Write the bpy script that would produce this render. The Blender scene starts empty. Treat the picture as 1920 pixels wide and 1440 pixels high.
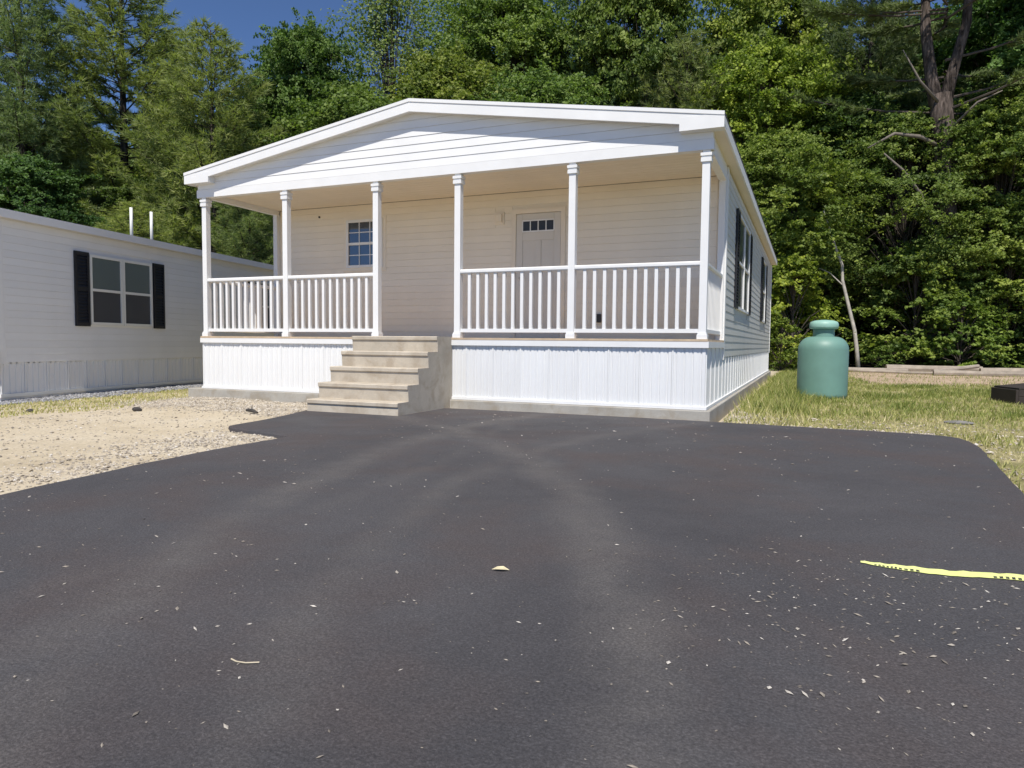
import bpy, math, random
import numpy as np
from mathutils import Matrix, Vector, noise

random.seed(7); rng = np.random.default_rng(7)
SC = bpy.context.scene
COL = SC.collection

# ------------------------------------------------------------------ camera
YAW, PITCH, ROLL, FPX = -0.3985, -0.0577, 0.0096, 1313.3
fw = Vector((math.sin(YAW)*math.cos(PITCH), math.cos(YAW)*math.cos(PITCH), math.sin(PITCH)))
rt = Vector((math.cos(YAW), -math.sin(YAW), 0)); up = rt.cross(fw)
r2 = rt*math.cos(ROLL) + up*math.sin(ROLL); u2 = -rt*math.sin(ROLL) + up*math.cos(ROLL)
cam_d = bpy.data.cameras.new('camera'); cam = bpy.data.objects.new('camera', cam_d); COL.objects.link(cam)
M = Matrix((r2, u2, -fw)).transposed().to_4x4(); M.translation = (9.2301, -8.7215, 0.7859)
cam.matrix_world = M
cam_d.sensor_width = 36; cam_d.lens = FPX/1920*36; cam_d.clip_start = 0.05; cam_d.clip_end = 2000
SC.camera = cam

# ------------------------------------------------------------------ sky, sun, exposure
to_sun = Vector((0.135, -0.62, 1.0)).normalized()
elev = math.asin(to_sun.z); azim = math.atan2(to_sun.x, to_sun.y)
world = bpy.data.worlds.new('World'); SC.world = world; world.use_nodes = True
nt = world.node_tree; nt.nodes.clear()
sky = nt.nodes.new('ShaderNodeTexSky'); sky.sky_type = 'NISHITA'; sky.sun_disc = False
sky.sun_elevation = elev; sky.sun_rotation = azim
sky.altitude = 6000; sky.air_density = 1.0; sky.dust_density = 0.0; sky.ozone_density = 6.0
bg = nt.nodes.new('ShaderNodeBackground'); bg.inputs['Strength'].default_value = 0.12
wo = nt.nodes.new('ShaderNodeOutputWorld')
nt.links.new(sky.outputs[0], bg.inputs[0]); nt.links.new(bg.outputs[0], wo.inputs[0])
sd = bpy.data.lights.new('sun', 'SUN'); sun = bpy.data.objects.new('sun', sd); COL.objects.link(sun)
sd.energy = 4.0; sd.angle = math.radians(0.55); sd.color = (1.0, 0.945, 0.86)
sun.rotation_euler = (-to_sun).to_track_quat('-Z', 'Y').to_euler(); sun.location = (5, -10, 30)
SC.view_settings.view_transform = 'Standard'; SC.view_settings.look = 'None'
SC.view_settings.gamma = 1; SC.view_settings.exposure = 0.45
SC.render.engine = 'CYCLES'

# ------------------------------------------------------------------ materials
class N:
    def __init__(s, name):
        s.m = bpy.data.materials.new(name); s.m.use_nodes = True
        s.t = s.m.node_tree; s.t.nodes.clear()
        s.out = s.t.nodes.new('ShaderNodeOutputMaterial')
        s.b = s.n('ShaderNodeBsdfPrincipled'); s.l(s.b.outputs[0], s.out.inputs[0])
        s.tc = s.n('ShaderNodeTexCoord')
    def n(s, typ, **k):
        x = s.t.nodes.new(typ)
        for a, v in k.items():
            if a.startswith('i_'):
                x.inputs[a[2:].replace('_', ' ')].default_value = v
            else: setattr(x, a, v)
        return x
    def l(s, a, b): s.t.links.new(a, b)
    def noise(s, scale, detail=4, rough=0.55, vec=None, dist=0.0):
        x = s.n('ShaderNodeTexNoise'); x.inputs['Scale'].default_value = scale
        x.inputs['Detail'].default_value = detail; x.inputs['Roughness'].default_value = rough
        x.inputs['Distortion'].default_value = dist
        s.l(vec or s.tc.outputs['Object'], x.inputs['Vector']); return x.outputs['Fac']
    def ramp(s, fac, stops):
        x = s.n('ShaderNodeValToRGB'); e = x.color_ramp.elements
        while len(e) < len(stops): e.new(0.5)
        for k, (p, c) in zip(e, stops):
            k.position = p; k.color = (c, c, c, 1) if isinstance(c, (int, float)) else (*c, 1)
        s.l(fac, x.inputs[0]); return x.outputs[0]
    def mix(s, f, a, b, typ='MIX'):
        x = s.n('ShaderNodeMix'); x.data_type = 'RGBA'; x.blend_type = typ
        for v, i in ((f, 0), (a, 6), (b, 7)):
            if isinstance(v, (int, float)): x.inputs[i].default_value = v if i == 0 else (v, v, v, 1)
            elif isinstance(v, tuple): x.inputs[i].default_value = (*v, 1)
            else: s.l(v, x.inputs[i])
        return x.outputs[2]
    def math(s, op, a, b=0.0, c=0.0):
        x = s.n('ShaderNodeMath'); x.operation = op
        for v, i in ((a, 0), (b, 1), (c, 2)):
            if isinstance(v, (int, float)): x.inputs[i].default_value = v
            else: s.l(v, x.inputs[i])
        return x.outputs[0]
    def bump(s, h, strength=0.3, dist=0.01):
        x = s.n('ShaderNodeBump'); x.inputs['Strength'].default_value = strength
        x.inputs['Distance'].default_value = dist; s.l(h, x.inputs['Height']); s.l(x.outputs[0], s.b.inputs['Normal'])
    def col(s, c):
        if isinstance(c, tuple): s.b.inputs['Base Color'].default_value = (*c, 1)
        else: s.l(c, s.b.inputs['Base Color'])
    def rough(s, r):
        if isinstance(r, (int, float)): s.b.inputs['Roughness'].default_value = r
        else: s.l(r, s.b.inputs['Roughness'])

def vary(name, c, amt=0.12, scale=3.0, rough=0.6, bump=0.0, bscale=60, spec=0.5, fine=0.0, per=0.0):
    """plain colour with soft uneven weathering"""
    q = N(name); f = q.noise(scale, 5, 0.6)
    lo = tuple(v*(1-amt) for v in c); hi = tuple(min(1, v*(1+amt*0.6)) for v in c)
    k = q.ramp(f, [(0.3, lo), (0.7, hi)])
    if fine: k = q.mix(fine, k, q.ramp(q.noise(bscale*3, 3), [(0.35, 0.35), (0.65, 1.0)]), 'MULTIPLY')
    if per:
        oi = q.n('ShaderNodeObjectInfo')
        k = q.mix(1.0, k, q.ramp(oi.outputs['Random'], [(0.0, 1-per), (1.0, 1.0)]), 'MULTIPLY')
    q.col(k); q.rough(rough); q.b.inputs['Specular IOR Level'].default_value = spec
    if bump: q.bump(q.noise(bscale, 4), bump, 0.004)
    return q.m

MT = {}
MT['white'] = vary('white_vinyl', (0.77, 0.77, 0.76), 0.05, 1.7, 0.45, per=0.03)
MT['trim'] = vary('white_painted_trim', (0.755, 0.755, 0.745), 0.05, 2.2, 0.5)
MT['skirt'] = vary('white_skirting_vinyl', (0.77, 0.775, 0.77), 0.06, 1.1, 0.4, per=0.04)
MT['clay'] = vary('clay_siding_vinyl', (0.84, 0.765, 0.635), 0.05, 1.6, 0.5, per=0.05)
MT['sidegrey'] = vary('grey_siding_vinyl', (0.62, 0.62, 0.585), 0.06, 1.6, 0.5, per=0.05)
MT['soffit'] = vary('cream_soffit_vinyl', (0.80, 0.715, 0.585), 0.05, 2.0, 0.5, per=0.04)
MT['ngrey'] = vary('neighbour_grey_siding', (0.82, 0.81, 0.785), 0.05, 1.2, 0.5, per=0.05)
MT['nskirt'] = vary('neighbour_grey_skirting', (0.78, 0.77, 0.755), 0.06, 1.2, 0.5, per=0.05)
MT['door'] = vary('door_paint', (0.64, 0.60, 0.53), 0.04, 2.0, 0.4)
MT['deck'] = vary('deck_timber', (0.60, 0.46, 0.31), 0.2, 6.0, 0.75, 0.3, 50, per=0.2)
MT['black'] = vary('black_shutter_plastic', (0.012, 0.012, 0.016), 0.1, 3, 0.45)
MT['blackplastic'] = vary('black_plastic', (0.02, 0.02, 0.022), 0.1, 3, 0.5)
MT['metal'] = vary('satin_nickel', (0.5, 0.48, 0.45), 0.05, 3, 0.3)
MT['shingle'] = vary('asphalt_shingle', (0.17, 0.17, 0.175), 0.3, 30, 0.9, 0.4, 80)
MT['pvc'] = vary('white_pvc', (0.78, 0.77, 0.72), 0.05, 3, 0.4)
MT['tank'] = vary('green_tank_paint', (0.15, 0.285, 0.24), 0.14, 1.6, 0.5, 0.06, 30)
MT['tanklid'] = vary('pale_green_tank_lid', (0.27, 0.47, 0.40), 0.10, 4, 0.5)
MT['log'] = vary('weathered_log', (0.36, 0.31, 0.25), 0.3, 3, 0.9, 0.6, 20, fine=0.3)
MT['boxwood'] = vary('dark_stained_timber', (0.035, 0.026, 0.021), 0.3, 4, 0.8, 0.4, 30)
MT['bark'] = vary('grey_brown_bark', (0.085, 0.068, 0.055), 0.4, 2.5, 0.95, 0.8, 12)
def m_bark():
    q = N('pine_bark'); mp = q.n('ShaderNodeMapping'); mp.inputs['Scale'].default_value = (1, 1, 0.16); q.l(q.tc.outputs['Object'], mp.inputs['Vector'])
    f = q.noise(7, 5, 0.65, vec=mp.outputs[0], dist=0.5)
    q.col(q.ramp(f, [(0.36, (0.02, 0.017, 0.015)), (0.52, (0.085, 0.068, 0.058)), (0.72, (0.20, 0.16, 0.14))])); q.rough(0.95); q.b.inputs['Specular IOR Level'].default_value = 0.1
    q.bump(f, 1.0, 0.12); return q.m
MT['pinebark'] = m_bark()
MT['birchbark'] = vary('pale_birch_bark', (0.42, 0.39, 0.34), 0.35, 4, 0.8, 0.3, 20)
MT['rock'] = vary('field_stone', (0.20, 0.19, 0.18), 0.3, 8, 0.9, 0.5, 25)
MT['darkrock'] = vary('dark_stone', (0.05, 0.045, 0.04), 0.3, 8, 0.9, 0.5, 25)
MT['twig'] = vary('dry_twig', (0.55, 0.47, 0.34), 0.2, 9, 0.8)
MT['dead'] = vary('bare_dead_branch', (0.17, 0.145, 0.12), 0.3, 4, 0.9)
MT['leafdry'] = vary('dry_pale_leaf', (0.68, 0.60, 0.38), 0.15, 30, 0.6)

def concrete(name, c, stain):
    q = N(name)
    a = q.ramp(q.noise(1.8, 6, 0.65), [(0.3, tuple(v*0.78 for v in c)), (0.7, tuple(v*1.1 for v in c))])
    b = q.mix(q.ramp(q.noise(4.5, 5, 0.6, dist=0.4), [(0.48, 0.0), (0.66, 0.75)]), a, stain)
    k = q.mix(0.3, b, q.ramp(q.noise(140, 2), [(0.35, 0.6), (0.65, 1.1)]), 'MULTIPLY')
    q.col(k); q.rough(0.9); q.bump(q.noise(70, 5), 0.35, 0.006); return q.m
MT['steps'] = concrete('stair_concrete', (0.52, 0.46, 0.37), (0.38, 0.315, 0.235))
MT['slab'] = concrete('slab_concrete', (0.40, 0.38, 0.34), (0.30, 0.26, 0.2))

def glass(name, base, mixf, rough=0.02, tint=(0.9, 0.95, 1.0)):
    q = N(name); q.col(base); q.rough(0.35)
    g = q.n('ShaderNodeBsdfGlossy'); g.inputs['Roughness'].default_value = rough; g.inputs['Color'].default_value = (*tint, 1)
    wav = q.n('ShaderNodeBump'); wav.inputs['Strength'].default_value = 0.05; wav.inputs['Distance'].default_value = 0.02
    q.l(q.noise(1.6, 1), wav.inputs['Height']); q.l(wav.outputs[0], g.inputs['Normal'])
    mx = q.n('ShaderNodeMixShader'); mx.inputs[0].default_value = mixf
    q.l(q.b.outputs[0], mx.inputs[1]); q.l(g.outputs[0], mx.inputs[2]); q.l(mx.outputs[0], q.out.inputs[0]); return q.m
MT['glass'] = glass('window_glass', (0.012, 0.016, 0.02), 0.11)
MT['curtain_glass'] = glass('window_glass_over_blind', (0.085, 0.11, 0.10), 0.12)
MT['screen_glass'] = glass('window_glass_behind_screen', (0.05, 0.05, 0.056), 0.03, 0.2)
MT['door_glass'] = glass('door_lite_glass', (0.006, 0.007, 0.008), 0.01, 0.4)

def foliage(name, stops, transl=0.28):
    q = N(name)
    at = q.n('ShaderNodeAttribute'); at.attribute_name = 'tint'
    oi = q.n('ShaderNodeObjectInfo')
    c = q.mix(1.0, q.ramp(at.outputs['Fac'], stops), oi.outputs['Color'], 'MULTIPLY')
    q.col(c); q.rough(0.55); q.b.inputs['Specular IOR Level'].default_value = 0.2
    tr = q.n('ShaderNodeBsdfTranslucent')
    q.l(q.mix(1.0, c, (1.0, 1.15, 0.55), 'MULTIPLY'), tr.inputs['Color'])
    mx = q.n('ShaderNodeMixShader'); mx.inputs[0].default_value = transl
    q.l(q.b.outputs[0], mx.inputs[1]); q.l(tr.outputs[0], mx.inputs[2]); q.l(mx.outputs[0], q.out.inputs[0]); return q.m
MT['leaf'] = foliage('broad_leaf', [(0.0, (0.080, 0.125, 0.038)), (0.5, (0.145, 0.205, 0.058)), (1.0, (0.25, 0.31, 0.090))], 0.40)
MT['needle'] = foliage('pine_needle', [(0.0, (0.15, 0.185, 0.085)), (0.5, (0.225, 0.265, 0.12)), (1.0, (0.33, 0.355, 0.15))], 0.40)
MT['grass'] = foliage('grass_blade', [(0.0, (0.15, 0.20, 0.045)), (0.45, (0.32, 0.34, 0.10)), (0.75, (0.52, 0.47, 0.21)), (1.0, (0.66, 0.57, 0.34))], 0.25)

def stones(name, stops):
    q = N(name); at = q.n('ShaderNodeAttribute'); at.attribute_name = 'tint'
    q.col(q.mix(0.35, q.ramp(at.outputs['Fac'], stops), q.ramp(q.noise(40, 3), [(0.3, 0.55), (0.7, 1.0)]), 'MULTIPLY')); q.rough(0.9); return q.m
MT['gravel'] = stones('mixed_gravel', [(0.0, (0.22, 0.19, 0.16)), (0.4, (0.40, 0.35, 0.28)), (0.8, (0.54, 0.48, 0.39)), (1.0, (0.62, 0.58, 0.52))])
MT['bluegravel'] = stones('grey_gravel', [(0.0, (0.09, 0.09, 0.095)), (0.5, (0.24, 0.24, 0.25)), (1.0, (0.42, 0.42, 0.43))])
MT['chips'] = stones('pale_wood_chips', [(0.0, (0.14, 0.12, 0.10)), (0.6, (0.32, 0.28, 0.23)), (1.0, (0.60, 0.56, 0.50))])

def m_asphalt():
    q = N('fresh_asphalt'); o = q.tc.outputs['Object']
    base = q.ramp(q.noise(0.55, 6, 0.65, dist=0.6), [(0.3, (0.053, 0.051, 0.055)), (0.7, (0.080, 0.077, 0.081))])
    warm = q.ramp(q.noise(1.1, 4, 0.6, dist=0.3), [(0.46, 0.0), (0.66, 0.7)])
    base = q.mix(warm, base, (0.077, 0.063, 0.061))
    # dusty wheel tracks: arcs of circles on the ground plane, broken up by noise
    sep = q.n('ShaderNodeSeparateXYZ'); q.l(o, sep.inputs[0])
    wob = q.math('MULTIPLY', q.math('SUBTRACT', q.noise(1.4, 4), 0.5), 0.3)
    tot = None
    for cx, cy, R, w, s in ((15.9, -2.33, 10.0, 0.17, 0.75), (13.91, -4.02, 6.78, 0.12, 0.45), (0.29, -9.17, 8.84, 0.16, 0.8), (-6.92, -5.84, 13.73, 0.09, 0.3)):
        dx = q.math('SUBTRACT', sep.outputs[0], cx); dy = q.math('SUBTRACT', sep.outputs[1], cy)
        d = q.math('SQRT', q.math('ADD', q.math('MULTIPLY', dx, dx), q.math('MULTIPLY', dy, dy)))
        d = q.math('ABSOLUTE', q.math('ADD', q.math('SUBTRACT', d, R), wob))
        mr = q.n('ShaderNodeMapRange'); mr.interpolation_type = 'SMOOTHSTEP'
        mr.inputs[1].default_value = w*1.6; mr.inputs[2].default_value = 0.0; mr.inputs[3].default_value = 0.0; mr.inputs[4].default_value = s
        q.l(d, mr.inputs[0]); tot = mr.outputs[0] if tot is None else q.math('MAXIMUM', tot, mr.outputs[0])
    brk = q.ramp(q.noise(1.6, 7, 0.75), [(0.34, 0.1), (0.62, 1.0)])
    base = q.mix(q.math('MULTIPLY', tot, brk), base, (0.112, 0.104, 0.100))
    agg = q.ramp(q.noise(120, 4, 0.75), [(0.28, 0.35), (0.5, 0.95), (0.72, 1.95)])
    base = q.mix(0.7, base, agg, 'MULTIPLY')
    vo = q.n('ShaderNodeTexVoronoi'); vo.inputs['Scale'].default_value = 55; q.l(o, vo.inputs['Vector'])
    spk = q.ramp(vo.outputs['Distance'], [(0.0, 1.0), (0.13, 0.0)])
    spk = q.math('MULTIPLY', spk, q.ramp(q.noise(11, 2), [(0.52, 0.0), (0.62, 0.35)]))
    base = q.mix(spk, base, (0.24, 0.22, 0.20))
    q.col(base); q.rough(q.ramp(q.noise(2.2, 3), [(0.3, 0.72), (0.7, 0.92)])); q.b.inputs['Specular IOR Level'].default_value = 0.3
    h = q.math('ADD', q.noise(95, 4, 0.75), q.math('MULTIPLY', q.noise(7, 4, 0.6), 1.6))
    q.bump(h, 0.8, 0.008); return q.m
MT['asphalt'] = m_asphalt()

def m_ground():
    q = N('ground_soil'); at = q.n('ShaderNodeAttribute'); at.attribute_name = 'zone'
    sp = q.n('ShaderNodeSeparateColor'); q.l(at.outputs['Color'], sp.inputs[0])
    sand = q.ramp(q.noise(0.9, 6, 0.65, dist=0.5), [(0.28, (0.43, 0.36, 0.25)), (0.5, (0.52, 0.445, 0.325)), (0.75, (0.60, 0.53, 0.41))])
    sand = q.mix(q.ramp(q.noise(3.5, 5, 0.7), [(0.55, 0.0), (0.72, 0.5)]), sand, (0.34, 0.28, 0.19))
    sand = q.mix(0.55, sand, q.ramp(q.noise(38, 4, 0.7), [(0.3, 0.50), (0.65, 1.15)]), 'MULTIPLY')
    soil = q.ramp(q.noise(2.2, 6, 0.7), [(0.3, (0.17, 0.17, 0.065)), (0.5, (0.30, 0.27, 0.13)), (0.72, (0.46, 0.39, 0.24))])
    soil = q.mix(0.75, soil, q.ramp(q.noise(22, 6, 0.75), [(0.32, 0.35), (0.66, 1.25)]), 'MULTIPLY')
    lit = q.ramp(q.noise(3, 6, 0.7), [(0.3, (0.035, 0.028, 0.018)), (0.7, (0.10, 0.075, 0.045))])
    pink = q.ramp(q.noise(2.5, 6, 0.7), [(0.3, (0.36, 0.26, 0.18)), (0.7, (0.55, 0.43, 0.32))])
    pink = q.mix(0.5, pink, q.ramp(q.noise(25, 4, 0.7), [(0.3, 0.5), (0.65, 1.1)]), 'MULTIPLY')
    wob = q.math('MULTIPLY', q.math('SUBTRACT', q.noise(4, 5, 0.7), 0.5), 0.9)
    def w(ch): return q.ramp(q.math('ADD', ch, wob), [(0.35, 0.0), (0.65, 1.0)])
    c = q.mix(w(sp.outputs[1]), sand, soil); c = q.mix(w(sp.outputs[2]), c, lit)
    al = q.n('ShaderNodeAttribute'); al.attribute_name = 'bare'
    c = q.mix(w(al.outputs['Fac']), c, pink)
    q.col(c); q.rough(0.95); q.b.inputs['Specular IOR Level'].default_value = 0.2
    q.bump(q.math('ADD', q.noise(24, 6, 0.7), q.math('MULTIPLY', q.noise(4, 4), 2.0)), 0.35, 0.008); return q.m
MT['ground'] = m_ground()

def m_tape():
    q = N('yellow_barrier_tape'); o = q.tc.outputs['UV']
    sep = q.n('ShaderNodeSeparateXYZ'); q.l(o, sep.inputs[0])
    a = q.noise(26, 2, 0.5, vec=o)
    band = q.math('MULTIPLY', q.math('GREATER_THAN', sep.outputs[1], 0.04), q.math('LESS_THAN', sep.outputs[1], 0.42))
    gap = q.math('LESS_THAN', q.math('FRACT', q.math('ADD', sep.outputs[0], 0.85)), 0.45)
    dash = q.math('GREATER_THAN', q.math('FRACT', q.math('MULTIPLY', sep.outputs[0], 22.0)), 0.42)
    k = q.math('MULTIPLY', q.math('MULTIPLY', band, gap), q.math('MULTIPLY', dash, q.math('GREATER_THAN', a, 0.36)))
    q.col(q.mix(k, (0.68, 0.72, 0.26), (0.03, 0.03, 0.03))); q.rough(0.35); return q.m
MT['tape'] = m_tape()

# ------------------------------------------------------------------ mesh helpers
class F:
    """local frame: u along a wall, n outwards, z up"""
    def __init__(s, o, U, Nn): s.o, s.U, s.N = Vector(o), Vector(U), Vector(Nn)
    def p(s, u, n, z): return tuple(s.o + s.U*u + s.N*n + Vector((0, 0, z)))
ID = F((0, 0, 0), (1, 0, 0), (0, 1, 0))

class MB:
    def __init__(s): s.v, s.f = [], []
    def add(s, v, f):
        b = len(s.v); s.v += [tuple(p) for p in v]; s.f += [tuple(i+b for i in q) for q in f]; return s
    def box(s, a0, a1, b0, b1, c0, c1, fr=ID):
        v = [fr.p(x, y, z) for z in (c0, c1) for x, y in ((a0, b0), (a1, b0), (a1, b1), (a0, b1))]
        return s.add(v, [(3, 2, 1, 0), (4, 5, 6, 7), (0, 1, 5, 4), (1, 2, 6, 5), (2, 3, 7, 6), (3, 0, 4, 7)])
    def prism(s, poly, fn):
        """poly: 2d points; fn(a, b, k) -> 3d for k = 0, 1"""
        n = len(poly); v = [fn(a, b, 0) for a, b in poly] + [fn(a, b, 1) for a, b in poly]
        return s.add(v, [tuple(range(n))[::-1], tuple(range(n, 2*n))] + [(i, (i+1) % n, n+(i+1) % n, n+i) for i in range(n)])
    def tube(s, pts, rad, n=6, cap=True):
        pts = [Vector(p) for p in pts]; b = len(s.v)
        for i, p in enumerate(pts):
            d = (pts[min(i+1, len(pts)-1)] - pts[max(i-1, 0)]).normalized()
            a = d.cross(Vector((0.31, 0.17, 0.93)) if abs(d.z) < 0.9 else Vector((1, 0.1, 0))).normalized(); c = d.cross(a)
            r = rad[i] if isinstance(rad, (list, tuple)) else rad
            for k in range(n):
                t = 2*math.pi*k/n; s.v.append(tuple(p + (a*math.cos(t) + c*math.sin(t))*r))
        for i in range(len(pts)-1):
            for k in range(n):
                s.f.append((b+i*n+k, b+i*n+(k+1) % n, b+(i+1)*n+(k+1) % n, b+(i+1)*n+k))
        if cap:
            s.f.append(tuple(b+k for k in range(n))[::-1]); s.f.append(tuple(b+(len(pts)-1)*n+k for k in range(n)))
        return s
    def lathe(s, prof, n=28):
        b = len(s.v)
        for r, z in prof:
            for k in range(n):
                t = 2*math.pi*k/n; s.v.append((r*math.cos(t), r*math.sin(t), z))
        for i in range(len(prof)-1):
            for k in range(n):
                s.f.append((b+i*n+k, b+i*n+(k+1) % n, b+(i+1)*n+(k+1) % n, b+(i+1)*n+k))
        s.f.append(tuple(b+k for k in range(n))[::-1]); s.f.append(tuple(b+(len(prof)-1)*n+k for k in range(n))); return s
    def mesh(s, name, mat, smooth=False):
        m = bpy.data.meshes.new(name); m.from_pydata(s.v, [], s.f); m.materials.append(MT[mat])
        if smooth: m.polygons.foreach_set('use_smooth', [True]*len(m.polygons))
        m.update(); return m
    def build(s, name, mat, parent=None, smooth=False, bevel=0.0):
        o = inst(s.mesh(name, mat, smooth), name, parent)
        if bevel:
            b = o.modifiers.new('bevel', 'BEVEL'); b.width = bevel; b.segments = 2; b.limit_method = 'ANGLE'
        if smooth:
            pass
        return o

def inst(mesh, name, parent=None, loc=(0, 0, 0), rotz=0.0):
    o = bpy.data.objects.new(name, mesh); COL.objects.link(o); o.parent = parent; o.location = loc
    if rotz: o.rotation_euler = (0, 0, rotz)
    return o
def tag(o, label=None, cat=None, group=None, kind=None):
    if label: o['label'] = label
    if cat: o['category'] = cat
    if group: o['group'] = group
    if kind: o['kind'] = kind
    return o
def thing(name, label, cat, loc=(0, 0, 0), rotz=0.0, group=None):
    o = inst(None, name, None, loc, rotz); o.empty_display_size = 0.2; return tag(o, label, cat, group)

def raw_mesh(name, verts, faces_n, mat, tint=None):
    """verts (k, faces_n, 3): k separate faces; tint per face"""
    k = verts.shape[0]; m = bpy.data.meshes.new(name)
    m.vertices.add(k*faces_n); m.vertices.foreach_set('co', verts.reshape(-1).astype(np.float32))
    m.loops.add(k*faces_n); m.loops.foreach_set('vertex_index', np.arange(k*faces_n, dtype=np.int32))
    m.polygons.add(k); m.polygons.foreach_set('loop_start', np.arange(0, k*faces_n, faces_n, dtype=np.int32))
    if tint is not None:
        a = m.attributes.new('tint', 'FLOAT', 'POINT'); a.data.foreach_set('value', np.repeat(tint, faces_n).astype(np.float32))
    m.materials.append(MT[mat]); m.update(calc_edges=True); return m

# ------------------------------------------------------------------ ground
GZ = -0.145
def axis(lo, hi, c0, c1, step):
    a = list(np.arange(c0, c1+1e-6, step)); s = step
    while a[-1] < hi: s *= 1.35; a.append(a[-1]+s)
    s = step
    while a[0] > lo: s *= 1.35; a.insert(0, a[0]-s)
    return a
def sstep(a, b, x): t = min(1, max(0, (x-a)/(b-a))); return t*t*(3-2*t)
def in_drive(x, y, pad=0.0):
    if y < -0.35-pad and 4.75+pad + max(0, -(y+3.4))*0.075 < x < 10.68-pad + min(0, (y+0.8))*0.075: return True
    return -3.2+pad < y < -0.3-pad and 3.3+pad + max(0, (-1.5-y))*0.22 < x < 10.5
xs = axis(-600, 600, -8, 20, 0.22); ys = axis(-300, 700, -9, 24, 0.22)
def ground_h(x, y):
    h = GZ + 0.02*noise.noise((x*0.8, y*0.8, 0)) + 0.012*noise.noise((x*2.7, y*2.7, 3))
    if in_drive(x, y, 0.12): h = GZ-0.06
    if -0.2 < x < 8.3 and -0.1 < y < 15: h = GZ-0.08
    h += 0.9*sstep(24, 60, y) if y > 24 else 0
    return h
gv = [(x, y, ground_h(x, y)) for y in ys for x in xs]; nx = len(xs)
gf = [(j*nx+i, j*nx+i+1, (j+1)*nx+i+1, (j+1)*nx+i) for j in range(len(ys)-1) for i in range(nx-1)]
gm = bpy.data.meshes.new('ground'); gm.from_pydata(gv, [], gf); gm.materials.append(MT['ground'])
gm.polygons.foreach_set('use_smooth', [True]*len(gm.polygons))
zone = gm.color_attributes.new('zone', 'FLOAT_COLOR', 'POINT'); bare = gm.attributes.new('bare', 'FLOAT', 'POINT')
zc, zb = [], []
def litter_w(x, y):
    edge = 22.3 + 0.8*noise.noise((x*0.3, 0, 5))
    if x < 8: edge = min(edge, 22.3 - (8-x)*0.55)
    return sstep(edge-0.8, edge+0.6, y)
def soil_w(x, y): return max(sstep(8.2, 8.8, x + 0.25*noise.noise((x, y, 2))), sstep(-0.35, -1.0, x)*sstep(-1.2, 0.8, y - 0.7*(x+1.0))*0.55)
def bare_w(x, y):
    return sstep(9.5, 12.0, y+1.2*noise.noise((x*0.7, y*0.4, 1)))*sstep(9.8, 10.8, x)*sstep(22.5, 21, y)
for x, y, z in gv:
    zc += [0, soil_w(x, y), litter_w(x, y), 1]; zb.append(bare_w(x, y))
gm.attributes['zone'].data.foreach_set('color', zc); gm.attributes['bare'].data.foreach_set('value', zb); gm.update()
tag(inst(gm, 'ground'), kind='structure')

# driveway: raised asphalt sheet with a rolled edge
key = [(5.62, -30), (5.1, -8), (4.98, -6.19), (4.82, -5.2), (4.74, -4.39), (4.74, -3.44), (4.30, -3.33), (3.79, -3.22), (3.62, -3.08), (3.50, -2.3), (3.22, -1.40),
       (3.24, -0.30), (4.79, -0.22), (5.94, -0.19), (7.35, -0.20), (8.15, -0.24), (9.18, -0.30), (10.21, -0.39), (10.52, -0.47), (10.64, -0.62), (10.69, -0.85),
       (10.68, -1.4), (10.59, -2.38), (10.47, -3.62), (10.2, -7), (9.9, -30)]
ring = []
for (ax, ay), (bx_, by_) in zip(key, key[1:]+key[:1]):
    n = max(1, int(math.hypot(bx_-ax, by_-ay)/0.12)) if max(ay, by_) > -9 else 1
    for i in range(n):
        t = i/n; x, y = ax+(bx_-ax)*t, ay+(by_-ay)*t
        j = 0.018*noise.noise((x*3, y*3, 0)) + 0.008*noise.noise((x*11, y*11, 1))
        ring.append((x+j, y+0.6*j))
def offs(r, d):
    out = []; n = len(r)
    for i in range(n):
        ax, ay = r[i-1]; bx_, by_ = r[(i+1) % n]; l = math.hypot(bx_-ax, by_-ay) or 1
        out.append((r[i][0]+(by_-ay)/l*d, r[i][1]-(bx_-ax)/l*d))
    return out
n = len(ring); sgn = 1 if sum(a[0]*b[1]-b[0]*a[1] for a, b in zip(ring, ring[1:]+ring[:1])) > 0 else -1
o1, o2 = offs(ring, sgn*0.012), offs(ring, sgn*0.03)
dv = [(x, y, -0.11) for x, y in ring] + [(x, y, -0.118) for x, y in o1] + [(x, y, -0.20) for x, y in o2]
df = [tuple(range(n))] + [(i, (i+1) % n, n+(i+1) % n, n+i) for i in range(n)] + [(n+i, n+(i+1) % n, 2*n+(i+1) % n, 2*n+i) for i in range(n)]
dm = bpy.data.meshes.new('driveway'); dm.from_pydata(dv, [], df); dm.materials.append(MT['asphalt']); dm.update()
tag(inst(dm, 'driveway'), kind='structure')

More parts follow.
